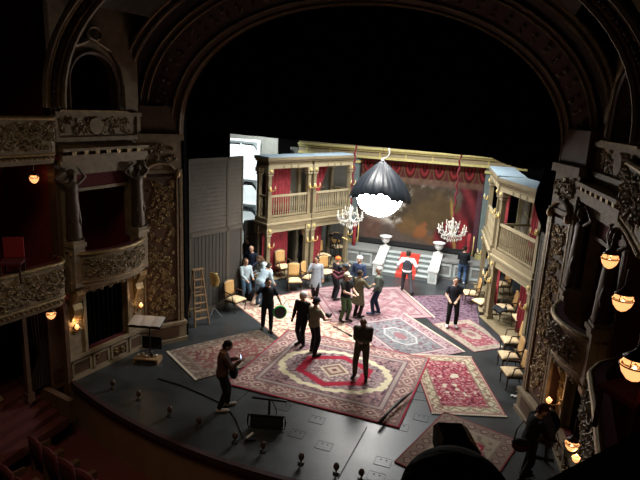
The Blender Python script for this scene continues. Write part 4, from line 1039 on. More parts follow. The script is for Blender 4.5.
def paint_cream(x, y, hx, hy):
    e = edge(x, y, hx, hy); C = np.ones(x.shape+(3,))*hexc('c4a98a')
    C = ring(C, e, -1, .05, 'a86a5c'); C = ring(C, e, .05, .3, 'cfb596'); C = dots(C, x, y, 15.2, 4, .6, 'a86f60', smooth(.3, .28, e)); C = ring(C, e, .3, .34, 'a86a60')
    f = smooth(.34, .36, e); C = mixc(C, f, 'd0b494'); C = dots(C, x, y, 11.4, 6, .56, 'b4826e', f); C = dots(C, x, y, 9.5, 16, .66, '9a6a5c', f)
    return C
rug([(302,292), (352,282), (397,310), (325,328)][0:4], 'faded pink rug under the group around the balcony post', paint_pink, tone=.74)
rug([(414,298), (473,293), (497,321), (432,331)], 'purple rug by the two cream armchairs upstage right', paint_purple, tone=.78)
rug([(254,304), (318,286), (392,336), (296,369)], 'cream and tan rug under the white-haired figure', paint_cream, tone=1.12)
rug([(318,290), (398,287), (430,314), (323,327)], 'pink lattice rug in front of the staircase', paint_pink, 'E', tone=.76)
rug([(436,324), (471,319), (508,345), (473,355)], 'small cream-bordered pink rug under the man in white shoes', paint_small, tone=.84)
rug([(340,321), (400,315), (470,353), (398,363)], 'blue grey medallion rug in the middle of the stage', paint_blue, 'E', tone=.84)
rug([(170,352), (259,329), (290,353), (198,382)], 'pale worn pink rug behind the man with the phone', paint_pale, 'W', tone=.82)
rug([(416,357), (472,357), (505,416), (425,413)], 'red floral rug with broad cream border on the right', paint_red, 'NS')
rug([(391,463), (445,414), (526,443), (476,499)], 'tan rug with red centre half hidden behind the dark head', paint_near)
def wr(x, y):
    # long fold towards the near right corner
    d = (x*.55+y*.84); return 0
rug([(227,383), (287,331), (431,358), (398,431)], 'largest rug, red with cream scalloped oval medallion, front centre', paint_big, tone=1.08)
# black tube added as the shade in the slit where the rug edge lifts
fo = thing('rug_slit_shade', 'black tube as the shade under the lifted near corner of the largest rug', 'rug', gnd(396, 412))
pts = [gnd(379.5, 427.5), gnd(388, 417), gnd(399, 407), gnd(412, 397)]
MB().tube([(p[0], p[1], .125+.012*k) for k, p in enumerate(pts)], [.05, .035, .05, .012], 8).build('shade_tube', M_black, fo, True, world=True)

# ================================================================== CHAIRS
def make_chair(label):
    t = thing('armchair', label, 'chair', (0, 0, 0), 0, 'tan-backed armchairs of the set')
    # front towards -y
    MB().box(-.29, .29, -.28, .25, .36, .42).build('seat_frame', M_chairwood, t)
    mb = MB()
    def cus(u, v):
        x = lerp(-.28, .28, u); y = lerp(-.29, .22, v); h = .07*(1-(2*u-1)**6)*(1-(2*v-1)**6)
        return ((x*(1-.12*v), y, .42+h), (0, 0, 1))
    mb.slab(cus, 10, 10, .03).build('seat_cushion', M_cream, t, True)
    b = MB()
    bx = lambda z: -.245-.0-(z-.42)*.0
    for s in (-1, 1): b.bar((s*.25, .24, .36), (s*.235, .33, 1.0), .045, .045)
    b.tube([(-.235, .33, 1.0), (-.15, .335, 1.05), (0, .34, 1.075), (.15, .335, 1.05), (.235, .33, 1.0)], .024, 6)
    b.bar((-.24, .27, .52), (.24, .27, .52), .04, .04)
    b.build('back_frame', M_chairwood, t)
    MB().slab(lambda u, v: ((lerp(-.225, .225, u), lerp(.268, .325, v)-.015*math.sin(PI*u), lerp(.54, 1.01+.05*math.sin(PI*u), v)), (0, -1, .15)), 8, 6, .04).build('backrest', M_tan, t, True)
    for s in (-1, 1):
        MB().tube([(s*.245, .29, .70), (s*.285, .1, .69), (s*.29, -.08, .68), (s*.285, -.13, .64)], .02, 6).tube([(s*.285, -.10, .67), (s*.27, -.13, .52), (s*.27, -.16, .4)], .018, 6).build('arm', M_chairwood, t, True)
        MB().tube([(s*.25, -.24, .40), (s*.265, -.26, .25), (s*.24, -.25, .05), (s*.25, -.27, 0.0)], [.03, .024, .016, .02], 6).build('leg', M_chairwood, t, True)
        MB().tube([(s*.235, .22, .40), (s*.235, .25, .2), (s*.24, .29, 0.0)], [.025, .02, .018], 6).build('leg', M_chairwood, t, True)
    return t
proto = None
def chair(px, z, face, label):
    global proto
    g = gnd(px[0], px[1], z)
    if proto is None: proto = make_chair(label); o = proto
    else: o = copy_tree(proto)
    o['label'] = label; o.location = (g[0], g[1], z); o.rotation_euler = (0, 0, math.radians(face))
    return o
# face: 0 looks at the audience, 90 looks to the right of the photo
chair((235, 310), 0, 75, 'cream and tan armchair alone in front of the masking flat')
chair((283, 276), .31, 55, 'cream and tan armchair inside the lower left balcony unit')
chair((294, 290), 0, 30, 'cream and tan armchair facing out, nearest the left balcony platform')
chair((309, 287), 0, 85, 'cream and tan armchair between the left platform and the woman in grey')
chair((326, 281), 0, 50, 'cream and tan armchair just behind the woman in grey')
chair((322, 264), .31, 60, 'cream and tan armchair on the left platform above the woman in grey')
chair((337, 255), .31, 40, 'cream and tan armchair deep in the second left balcony unit')
chair((470, 303), 0, -75, 'cream and tan armchair upstage right beside the man in jeans and dark sweater')
chair((481, 312), 0, -50, 'cream and tan armchair at the foot of the right balcony post')
chair((500, 294), .31, -60, 'cream and tan armchair highest inside the right balcony unit')
chair((505, 319), .31, -75, 'cream and tan armchair with a coat inside the right balcony unit')
chair((521, 330), .31, -75, 'cream armchair at the downstage end inside the right balcony unit')
chair((510, 353), 0, -75, 'cream armchair at the right pilaster, farthest of the three in the row')
chair((508, 369), 0, -75, 'cream armchair at the right pilaster, middle of the three in the row')
chair((512, 386), 0, -70, 'cream armchair at the right pilaster, nearest of the three in the row')
# small things lying on the chairs of the right unit
p = gnd(499, 312, .75); ct = thing('folded_coat', 'dark coat lying over the armchair inside the right balcony unit', 'coat', (p[0], p[1], .80))
MB().slab(lambda u, v: ((lerp(-.25, .25, u), lerp(-.2, .22, v), .06*math.sin(u*9+v*5)+.04), (0, 0, 1)), 12, 10, .05).build('cloth', cloth((.02, .022, .026)), ct, True)
p = gnd(516, 316, .31)

# ================================================================== PROPS
# wooden stepladder
p = gnd(198, 323); ld = thing('stepladder', 'worn wooden stepladder standing against the grey masking flat', 'ladder', (p[0], p[1], 0), math.radians(60))
H_ = 1.88
for s in (-1, 1):
    MB().bar((s*.26, -.28, 0), (s*.15, 0, H_), .035, .07).build('front_rail', M_wood, ld)
    MB().bar((s*.24, .28, 0), (s*.15, .05, H_-.05), .03, .04).build('rear_rail', M_wood, ld)
for k in range(6):
    z = .25+.26*k; f = z/H_; x = lerp(.26, .15, f); y = lerp(-.28, 0, f)
    MB().box(-x, x, y-.05, y+.06, z-.015, z+.015).build('tread', M_wood, ld)
for z in (.45, 1.05): MB().bar((-.22+.05*z, .28-.13*z, z), (.22-.05*z, .28-.13*z, z), .03, .03).build('rear_brace', M_wood, ld)
MB().box(-.2, .2, -.07, .08, H_-.02, H_+.02).build('top_cap', M_wood, ld)
# stand with brass plate
p = gnd(214, 317); sd = thing('music_stand', 'thin tripod stand with a crumpled yellow brass plate on top', 'stand', (p[0], p[1], 0))
MB().tube([(0, 0, .1), (0, 0, 1.2)], .014, 7).build('pole', M_blackmetal, sd)
for k in range(3):
    a = k*2.09+.4; MB().tube([(0, 0, .35), (.28*math.cos(a), .28*math.sin(a), .01)], .012, 6).build('leg', mat('worn_grey_metal', (.35, .36, .36), .4, .5), sd)
MB().slab(lambda u, v: ((lerp(-.17, .17, u)*(1-.25*(2*v-1)**2), .05*math.sin(v*5)+.03*math.sin(u*7)-.0, lerp(1.12, 1.62, v)), (0, -1, 0)), 10, 12, .015).build('brass_plate', M_brass, sd, True)
# script desk at the left wall
p = gnd(148, 361); dz = thing('script_desk', 'tall script desk with a tray shelf at the left wall', 'desk', (p[0], p[1], 0), math.radians(15))
MB().box(-.35, .35, -.18, .18, .10, .14).box(-.35, -.30, -.18, .18, 0, .10).box(.30, .35, -.18, .18, 0, .10).build('base_shelf', M_wood, dz)
MB().tube([(.05, .05, .14), (.05, .05, 1.17)], .02, 8).build('column', M_blackmetal, dz)
MB().hexa([(-.46, -.24, 1.10), (.46, -.24, 1.10), (.46, .24, 1.24), (-.46, .24, 1.24), (-.46, -.24, 1.12), (.46, -.24, 1.12), (.46, .24, 1.26), (-.46, .24, 1.26)]).build('desk_top', M_blackmetal, dz)
MB().box(-.27, .30, .28, .31, .25, .62).build('mesh_screen', M_blackmetal, dz)
for k, (x, a, w_) in enumerate(((-.30, .1, .30), (.01, -.08, .32), (.31, .05, .28))):
    q = MB().slab(lambda u, v: ((x+lerp(-w_/2, w_/2, u), lerp(-.22, .22, v), 1.195+.14/.48*lerp(-.2, .2, v)+.02+.015*math.sin(u*3.1)), (0, -.2, 1)), 6, 2, .012)
    a_ = Matrix.Translation(Vector((p[0], p[1], 0))) @ Matrix.Rotation(math.radians(15), 4, 'Z'); q.v = [tuple(a_ @ Vector(v)) for v in q.v]
    o = q.build('script_page', M_paper); tag(o, ['open white script at the left end of the tall desk', 'open white script in the middle of the tall desk', 'open white script at the right end of the tall desk'][k], 'paper', 'scripts on the tall desk')
for k, (x, y, col, h) in enumerate(((-.25, -.05, (.7, .7, .7), .07), (-.14, .02, (.65, .66, .66), .09), (-.03, -.04, (.35, .06, .05), .05), (.12, 0, (.02, .02, .02), .12), (.24, .03, (.7, .68, .6), .06))):
    a_ = Matrix.Translation(Vector((p[0], p[1], 0))) @ Matrix.Rotation(math.radians(15), 4, 'Z'); w0 = a_ @ Vector((x, y, .14))
    c = thing('prop_bottle' if k == 3 else 'prop_cup', ['white cup at the left end of the desk shelf', 'taller pale cup second on the desk shelf', 'small red tin on the desk shelf', 'black bottle on the desk shelf', 'cream cup at the right end of the desk shelf'][k], ['cup', 'cup', 'tin', 'bottle', 'cup'][k], w0)
    m_ = mat('prop_%d' % k, col, .4)
    MB().lathe([(.032, 0), (.036, h*.5), (.038, h), (.030, h)] if k != 3 else [(.035, 0), (.036, .08), (.014, .11), (.014, .15)], 12).build('body', m_, c, True)
    MB().lathe([(.039, h-.004), (.041, h), (.039, h+.005)] if k != 3 else [(.016, .15), (.016, .17), (.01, .172)], 12).build('rim' if k != 3 else 'cap', M_white if k != 3 else M_brass, c, True)
# flood lamp on the floor
p = gnd(267, 427); fl = thing('floor_flood_lamp', 'black flood lamp box with a crossbar handle on the stage front', 'lamp', (p[0], p[1], 0), math.radians(16))
MB().box(-.38, .38, -.08, .08, .05, .33).build('housing', M_black, fl)
MB().tube([(-.42, -.10, .36), (.42, -.10, .36), (.44, -.10, .2), (.42, -.10, .04), (-.42, -.10, .04), (-.44, -.10, .2), (-.42, -.10, .36)], .022, 6).build('guard_frame', M_blackmetal, fl)
MB().box(-.34, .34, -.095, -.08, .08, .30).build('lens', mat('dark_grey_lens', (.03, .032, .035), .2), fl)
MB().tube([(.04, 0, .33), (.04, 0, .72)], .03, 8).build('post', M_blackmetal, fl)
MB().bar((-.36, 0, .74), (.44, 0, .70), .05, .045).build('crossbar', M_blackmetal, fl)
MB().tube([(.1, 0, .68), (.2, -.02, .5), (.22, -.03, .36)], .012, 6).build('cable', M_blackmetal, fl)
# footlights along the stage edge
fm = None
for k, (px, py) in enumerate([(113, 389), (139, 400), (170, 416), (199, 427), (235, 443), (263, 452), (301, 464), (336, 474), (361, 480)]):
    p = gnd(px, py)
    if fm is None:
        f0 = thing('footlight', '', 'footlight', (p[0], p[1], 0), 0, 'footlights along the stage edge'); fm = f0
        MB().lathe([(.10, 0), (.10, .015), (.03, .03), (.02, .06)], 12).xf(lambda x, y, z: (x*.7, y*.7, z*.7)).build('base', M_blackmetal, f0, True)
        MB().bar((-.11, 0, .05), (.11, 0, .05), .02, .02).xf(lambda x, y, z: (x*.7, y*.7, z*.7)).build('cross_foot', M_blackmetal, f0)
        MB().lathe([(.02, .06), (.03, .10), (.035, .12)], 10).xf(lambda x, y, z: (x*.7, y*.7, z*.7)).build('socket', M_brass, f0, True)
        MB().lathe([(.03, .12), (.085, .20), (.095, .27), (.06, .35), (.02, .38)], 12).xf(lambda x, y, z: (x*.7, y*.7, z*.7)).build('shell', mat('brown_shell', (.07, .04, .028), .4), f0, True)
        o = f0
    else: o = copy_tree(fm); o.location = (p[0], p[1], 0)
    o['label'] = ['dim footlight nearest the left wall', 'dim footlight second from the left wall', 'dim footlight third from the left wall', 'dim footlight below the man with the phone', 'brown footlight just left of the white clamp', 'brown footlight in front of the flood lamp', 'brown footlight between the flood lamp and the floor seam', 'brown footlight at the end of the floor seam', 'brown footlight farthest right at the bottom edge'][k]
p = gnd(250, 441); cl = thing('cable_clamp', 'small white capped clamp among the footlights', 'clamp', (p[0], p[1], 0), .6)
MB().box(-.12, .12, -.05, .05, 0, .06).build('block', M_blackmetal, cl); MB().bar((-.08, 0, .08), (.08, .06, .16), .05, .03).build('white_cap', M_white, cl)
pts = [gnd(*q) for q in ((158, 379), (182, 386), (205, 396), (226, 406), (236, 420), (243, 438))]
MB().tube([(q[0], q[1], .015) for q in pts], .014, 6).build('stage_cable', M_blackmetal); tag(bpy.data.objects['stage_cable'], 'black cable running across the stage past the man with the phone', 'cable')
# black boom pole lying over the rugs near the bald man
a, b = gnd(333, 326, .05), gnd(352, 336, .05)
bo = thing('boom_pole', 'thin black pole lying on the rugs beside the bald man', 'pole', ((a[0]+b[0])/2, (a[1]+b[1])/2, .05))
MB().tube([a, b], .018, 7).build('shaft', M_black, bo, world=True); MB().tube([b-(b-a)*.2, b], .028, 7).build('grip', M_blackmetal, bo, world=True)
# black bag and coat heap at the crowd
p = gnd(250, 300); bg = thing('black_bag', 'black cloth bag slumped on the floor beside the crowd', 'bag', (p[0], p[1], 0))
MB().ball((0, 0, .26), .24, .2, .28, 12, 8).build('body', cloth((.012, .012, .013)), bg, True)
MB().tube([(-.1, 0, .5), (-.06, 0, .66), (.06, 0, .66), (.1, 0, .5)], .015, 6).build('handle', M_black, bg, True)
# film camera rig in the second left unit
p = gnd(336, 262, .31); cr = thing('film_camera', 'black film camera rig on a tripod behind the orange hat', 'camera', (p[0], p[1], .31))
MB().box(-.2, .22, -.12, .12, 1.1, 1.35).build('body', M_black, cr); MB().lathe([(.07, 0), (.08, .12), (.06, .2)], 12).xf(lambda x, y, z: (x-.2-z, y, 1.22+0*z) if False else (-.2-z, y, 1.22+x)).build('lens', M_blackmetal, cr)
for k in range(3):
    a = k*2.09; MB().tube([(0, 0, 1.1), (.35*math.cos(a), .35*math.sin(a), 0)], .018, 6).build('tripod_leg', M_blackmetal, cr)
MB().tube([(.2, .05, 1.2), (.45, .1, 1.1)], .02, 6).build('pan_handle', M_brass, cr)
p = oB+dL*(WB-.085)+np.array([math.sin(uL), -math.cos(uL)])*.16
gl = thing('globe_lamp', 'small white glass globe on the second left unit under the chandelier', 'lamp', (p[0], p[1], 1.98)); MB().ball((0, 0, 0), .09, n=14, m=10).build('globe', M_white, gl, True); MB().tube([(0, 0, .09), (-.06, .04, .16), (-.17, .09, .14)], .012, 6).build('arm', M_brass, gl)
# round black case at the right pilaster
p = gnd(540, 458); rc = thing('round_case', 'big round black case leaning at the right pilaster behind the woman with the bag', 'case', (p[0], p[1], 0), math.radians(-40))
def disc(r, y0, y1, zc): return MB().add([(r*math.cos(a), y0, zc+r*math.sin(a)) for a in np.linspace(0, 2*PI, 28, endpoint=False)]+[(r*math.cos(a), y1, zc+r*math.sin(a)) for a in np.linspace(0, 2*PI, 28, endpoint=False)], [tuple(range(28)), tuple(reversed(range(28, 56)))]+[(i, 28+i, 28+(i+1) % 28, (i+1) % 28) for i in range(28)])
disc(.28, -.10, .10, .92).build('shell', M_black, rc); disc(.295, -.03, .03, .92).build('rim_band', M_blackmetal, rc); MB().bar((-.15, 0, 0), (-.1, 0, .7), .05, .05).bar((.15, 0, 0), (.1, 0, .7), .05, .05).bar((-.2, -.2, .02), (.2, .2, .02), .05, .04).build('stand', M_blackmetal, rc)
# white scraps by the nearest chair
for k, (px, py) in enumerate(((514, 397), (519, 393))):
    p = gnd(px, py); o = MB().slab(lambda u, v: ((p[0]+lerp(-.09, .09, u), p[1]+lerp(-.05, .05, v), .02+.03*abs(math.sin(u*6+v*3))), (0, 0, 1)), 6, 4, .006).build('paper_scrap', M_paper); tag(o, ['crumpled white scrap on the floor left of its twin, below the nearest armchair', 'crumpled white scrap touching the pilaster base below the nearest armchair'][k], 'scrap')
# stalls seats
def seat_proto():
    t = thing('stalls_seat', '', 'seat', (0, 0, -1.3), 0, 'dim red seats of the stalls')
    MB().slab(lambda u, v: ((lerp(-.25, .25, u), -.22-.06*v, lerp(.38, .95+.04*math.sin(PI*u), v)), (0, -1, 0)), 6, 4, .07).build('backrest', M_redvelvet, t, True)
    MB().box(-.24, .24, -.2, .24, .38, .46).build('seat_pad', M_redvelvet, t)
    for s in (-1, 1): MB().box(s*.27-.03, s*.27+.03, -.25, .2, 0, .62).build('arm_rest', M_brown, t)
    MB().tube([(-.25, -.29, .96), (0, -.29, 1.0), (.25, -.29, .96)], .025, 6).build('top_rail', mat('dull_red_wood', (.10, .03, .025), .45), t)
    return t
sp = seat_proto(); n_ = 0
for row, (y0, xs) in enumerate(((8.0, (-9.3, -8.7, -8.1, -7.5, -6.9, -6.3)), (7.1, (-9.0, -8.4, -7.8, -7.2, -6.6)))):
    for k, x in enumerate(xs):
        o = sp if n_ == 0 else copy_tree(sp); n_ += 1
        y = y0-.15*0+.03*(x+4.2)**2-.35
        o.location = (x, y, -1.3); o.rotation_euler = (0, 0, .06*(x+4.2))
        o['label'] = 'dark red stalls seat, number %s from the stairs in the %s row' % (['one', 'two', 'three', 'four', 'five', 'six'][k], ['front', 'second'][row])
# red chair in the lower left box and one in the right box
for (P_, rz_, lb) in ((atD(12, 262, 13.6), .6, 'red chair standing in the lower left box'), (atD(632, 393, 6.4), -2.4, 'red chair in the right-hand box behind the large lamp')):
    t = thing('box_chair', lb, 'chair', (P_[0], P_[1], P_[2]-.45), rz_, 'red chairs of the boxes')
    MB().box(-.22, .22, -.22, .22, .42, .48).build('seat', M_redvelvet, t); MB().slab(lambda u, v: ((lerp(-.2, .2, u), .22, lerp(.5, .95, v)), (0, -1, 0)), 4, 4, .05).build('backrest', mat('bright_red_velvet', (.30, .02, .03), .85), t)
    for sx in (-1, 1):
        for sy in (-1, 1): MB().bar((sx*.19, sy*.19, 0), (sx*.19, sy*.19, .42), .035, .035).build('leg', M_chairwood, t)
# ================================================================== PEOPLE
_tasks = []
def soft(mb, voxel, name, material, parent, it=2):
    me = mb.mesh(name); me.materials.append(material); o = link(name, me, parent)
    md = o.modifiers.new('join', 'REMESH'); md.mode = 'VOXEL'; md.voxel_size = voxel
    _tasks.append((o, it)); return o
def finish_soft():
    bpy.context.view_layer.update(); dg = bpy.context.evaluated_depsgraph_get()
    new = [(o, it, bpy.data.meshes.new_from_object(o.evaluated_get(dg))) for o, it in _tasks]
    for o, it, me in new:
        bm = bmesh.new(); bm.from_mesh(me)
        for _ in range(it): bmesh.ops.smooth_vert(bm, verts=bm.verts, factor=.5, use_axis_x=True, use_axis_y=True, use_axis_z=True)
        bm.to_mesh(me); bm.free()
        mt = o.data.materials[0]
        o.modifiers.clear(); me.materials.clear(); me.materials.append(mt); me.shade_smooth(); me.name = o.name; o.data = me
    _tasks.clear()
def ik(S_, T_, a, b, pole):
    d = T_-S_; L = d.length
    if L > (a+b)*.995: T_ = S_+d.normalized()*(a+b)*.995; d = T_-S_; L = d.length
    dn = d.normalized(); x = (a*a-b*b+L*L)/(2*L); h = math.sqrt(max(0, a*a-x*x))
    p = pole-dn*pole.dot(dn)
    p = p.normalized() if p.length > 1e-4 else Vector((0, 0, 1))
    return S_+dn*x+p*h, T_
SKIN = {'light': (.50, .30, .21), 'tan': (.36, .20, .13), 'brown': (.20, .09, .055)}
TORSO = [(.80, .10, .085), (.88, .160, .115), (.97, .162, .112), (1.08, .142, .100), (1.20, .152, .108), (1.32, .172, .112), (1.41, .160, .092), (1.465, .085, .062)]
def person(loc, face, label, h=1.76, top=('tee', (.02, .02, .022)), legs=(.015, .015, .018), shoes=(.02, .018, .016), hair=('short', (.03, .02, .015)), skin='light',
           lean=0, head_down=0, head_turn=0, L=(.27, .05, .84), R=(-.27, .05, .84), feet=((.11, .03), (-.11, -.03)), hat=None, extra=None, name='person', cat='person', stone=None, vox=.0135, crouch=0.0, wide=1.13):
    t = thing(name, label, cat, loc, math.radians(face)); k = h/1.75
    if stone is None: t['group'] = 'people on the stage'
    sk = stone or mat('skin_'+skin, SKIN[skin], .6, 0, .08, 10)
    V = lambda s, f, z: Vector((s, -f, z))
    pel = .95-crouch; la = math.radians(lean)
    def up(p):      # bend the upper body forward about the hips
        p = Vector(p); d = p-Vector((0, 0, pel)); y, z = d.y, d.z
        return Vector((p.x, -(-y*math.cos(la)+z*math.sin(la)) if False else y*math.cos(la)-z*math.sin(la), pel+y*math.sin(la)+z*math.cos(la)))
    axx = Vector((1, 0, 0)); axy = Vector((0, math.cos(la), math.sin(la)))
    def ring_at(z, rx, ry, inf=0, below=False):
        z = z-crouch
        if z < pel: return (Vector((0, 0, z)), axx, Vector((0, 1, 0)), rx+inf, ry+inf)
        return (up((0, 0, z)), axx, axy, rx+inf, ry+inf)
    B = MB(); B.loft([ring_at(*r) for r in TORSO], 14)
    sh = {1: up((.175, 0, 1.40-crouch)), -1: up((-.175, 0, 1.40-crouch))}
    hip = {1: Vector((.09, 0, .90-crouch)), -1: Vector((-.09, 0, .90-crouch))}
    nb, hc = up((0, .0, 1.45-crouch)), None
    hd = math.radians(head_down)+la*.5; ht = math.radians(head_turn)
    rot = Matrix.Rotation(ht, 3, 'Z') @ Matrix.Rotation(hd, 3, 'X')
    neck_top = nb+(up((0, -.01, 1.53-crouch))-nb)
    H = lambda x, y, z: neck_top+rot @ Vector((x, y, z))    # head frame: -y is the face
    B.capsule(nb, H(0, 0, .03), .06, .052)
    B.loft([(H(0, -.01, z), rot @ Vector((1, 0, 0)), rot @ Vector((0, 1, 0)), rx, ry) for z, rx, ry in ((-.02, .035, .045), (.02, .055, .07), (.07, .07, .09), (.12, .076, .097), (.17, .07, .088), (.205, .045, .055), (.218, .012, .014))], 14)
    B.capsule(H(0, -.10, .105), H(0, -.118, .075), .011, .014, 6)
    B.capsule(H(-.03, -.088, .03), H(.03, -.088, .03), .012, .012, 6)
    for s in (-1, 1): B.capsule(H(s*.077, 0, .115), H(s*.08, .005, .075), .016, .011, 6)
    tp = MB(); tr = MB(); shoes_ = []
    kind, tcol = top
    inf = .016
    tp.loft([ring_at(z, rx, ry, inf) for z, rx, ry in TORSO[1:]] if kind != 'none' else [ring_at(z, rx, ry, inf) for z, rx, ry in TORSO[1:3]], 14)
    for s, T in ((1, L), (-1, R)):
        S0 = sh[s]; el, wr = ik(S0, V(*T)-Vector((0, 0, 0)), .29, .26, Vector((s*.5, .7, -.6)))
        if T[2] > 1.5: el, wr = ik(S0, V(*T), .29, .26, Vector((s*1.0, .2, .1)))
        B.capsule(S0, el, .052, .042); B.capsule(el, wr, .042, .029)
        fd = (wr-el).normalized(); sd = fd.cross(Vector((0, 0, 1)) if abs(fd.z) < .9 else Vector((0, -1, 0))).normalized(); nrm = sd.cross(fd).normalized()
        if nrm.z > 0 and abs(fd.z) < .9: nrm = -nrm
        pc = wr+fd*.075
        B.loft([(wr, sd, nrm, .028, .022), (wr+fd*.04, sd, nrm, .042, .018), (pc, sd, nrm, .044, .016), (pc+fd*.012, sd, nrm, .036, .012)], 10)
        for q, (off, ln_) in enumerate(((-.033, .058), (-.011, .07), (.011, .067), (.033, .052))):
            b0 = pc+sd*off; b1 = b0+fd*ln_*.55+nrm*.008; b2 = b1+fd*ln_*.3+nrm*.024
            B.capsule(b0, b1, .0095, .009, 6); B.capsule(b1, b2, .009, .0085, 6)
        tb = wr+fd*.025-sd*.03*s; B.capsule(tb, tb-sd*.03*s+fd*.035+nrm*.01, .012, .010, 6)
        tp.capsule(S0, S0.lerp(el, .62), .066, .062) if kind == 'tee' else None
        if kind in ('long', 'coat', 'dress', 'jacket'): tp.capsule(S0, el, .068, .056); tp.capsule(el, wr-fd*.02, .056, .042)
    for s, (fs, ff) in zip((1, -1), feet):
        ank = V(fs, ff, .085); kn, ank = ik(hip[s], ank, .415, .425, Vector((s*.1, -1, 0)))
        B.capsule(hip[s], kn, .082, .055); B.capsule(kn, ank, .055, .038)
        toe = ank+Vector((s*.03, -.15, -.045)); heel = ank+Vector((0, .035, -.045))
        B.capsule(ank, ank+Vector((0, 0, -.04)), .037, .037); B.capsule(heel, toe, .036, .034)
        tr.capsule(hip[s], kn, .096, .072); tr.capsule(kn, ank+Vector((0, 0, .03)), .072, .060)
        shoe = MB(); shoes_.append(shoe); shoe.capsule(heel+Vector((0, .01, 0)), toe+Vector((0, -.015, 0)), .043, .043); shoe.capsule(ank, heel+Vector((0, -.03, 0)), .045, .045)
    tr.loft([ring_at(z, rx, ry, .012) for z, rx, ry in TORSO[:4]], 14)
    def fin(mb):
        mb.v = [(x*k*wide, y*k*wide, z*k) for x, y, z in mb.v]
        return mb
    soft(fin(B), vox, 'body', sk, t, 1)
    if stone is None:
        soft(fin(tr), .02, 'trousers', cloth(legs), t); [soft(fin(q), .02, 'shoe', cloth(shoes), t, 1) for q in shoes_]
        eyes = MB()
        for s in (-1, 1): eyes.ball(H(s*.03, -.099, .11), .011, .008, .008, 6, 4)
        fin(eyes).build('eyes', M_black, t)
        mo = MB().bar(H(-.022, -.107, .028), H(.022, -.107, .028), .008, .01); fin(mo).build('mouth', mat('lip', (.25, .09, .08), .6), t)
    if kind in ('coat', 'dress', 'robe'):
        low = {'coat': .52, 'dress': .50, 'robe': .02}[kind]
        rr = [ring_at(1.2, .17, .125), ring_at(1.02, .172, .13)]+[(Vector((0, 0, lerp(1.0-crouch, low, q))), axx, Vector((0, 1, 0)), lerp(.18, .235 if kind != 'robe' else .21, q), lerp(.135, .18, q)) for q in (.1, .4, .7, 1.0)]
        tp.loft(rr, 16)
    soft(fin(tp), .02, {'tee': 'shirt', 'long': 'sweater', 'coat': 'coat', 'dress': 'dress', 'robe': 'robe', 'jacket': 'jacket'}.get(kind, 'top'), stone or cloth(tcol), t)
    hs, hcol = hair
    if hs != 'bald':
        hm = MB()
        rx = [(H(0, .012, z), rot @ Vector((1, 0, 0)), rot @ Vector((0, 1, 0)), a, b) for z, a, b in ((.10, .079, .086), (.14, .086, .100), (.18, .080, .096), (.215, .056, .066), (.235, .015, .02))]
        hm.loft(rx, 14); hm.capsule(H(-.05, .055, .06), H(.05, .055, .06), .04, .04)
        if hs == 'long': hm.capsule(H(0, .07, .12), H(0, .10, -.06), .07, .055); hm.capsule(H(.06, .03, .1), H(.07, .05, -.03), .03, .025); hm.capsule(H(-.06, .03, .1), H(-.07, .05, -.03), .03, .025)
        if hs == 'full': hm.ball(H(0, .02, .15), .105, .115, .10, 14, 8)
        soft(fin(hm), .012, 'hair', stone or cloth(hcol), t)
    if hat:
        hk, hc_ = hat; hm = MB()
        hm.loft([(H(0, .005, z), rot @ Vector((1, 0, 0)), rot @ Vector((0, 1, 0)), a, b) for z, a, b in ((.125, .090, .110), (.16, .091, .108), (.205, .075, .088), (.24, .03, .04))], 14)
        if hk == 'cap': hm.slab(lambda u, v: (H(lerp(-.07, .07, u), -.10-.075*v*(1-.5*(2*u-1)**2), .135-.012*v), (0, 0, 1)), 8, 4, .012)
        fin(hm).build('hat', cloth(hc_), t, True)
    if extra: extra(t, fin, H, ring_at, V)
    return t
def G(px, py, z=0.0):
    p = gnd(px, py, z); return (p[0], p[1], z)
RZ = .05        # rugs are a few centimetres of layered cloth
def local(t, s, f, z): return parent_world(t) @ Vector((s, -f, z))
D0 = (.014, .014, .016)

p1 = person(G(222, 409), 125, 'man in a dark brown jacket looking at a lit phone, alone at the front left', 1.80, ('jacket', (.085, .042, .034)), (.012, .011, .011), (.40, .36, .32), ('short', (.015, .011, .009)), 'tan', 4, 28, 0, (.10, .34, 1.22), (-.06, .36, 1.24), ((.10, .12), (-.10, -.06)))
ph = thing('phone', 'glowing phone in the hands of the man in the brown jacket', 'phone', local(p1, .02, .45, 1.34), math.radians(125))
MB().box(-.075, .075, -.006, .006, -.04, .04).build('case', M_black, ph); MB().box(-.07, .07, .0055, .009, -.036, .036).build('screen', mat('lit_phone_screen', (.1, .1, .15), .3, emit=((.55, .68, 1.0), 3.0)), ph)
bgp = thing('shoulder_bag', 'black bag hanging against the front of the man with the phone', 'bag', local(p1, -.02, .27, .98), math.radians(125))
MB().ball((0, 0, 0), .17, .11, .17, 12, 8).build('body', cloth(D0), bgp, True); MB().tube([(-.14, 0, .05), (-.16, .06, .3), (-.1, .16, .5), (.05, .14, .52)], .015, 6).build('strap', M_black, bgp, True)

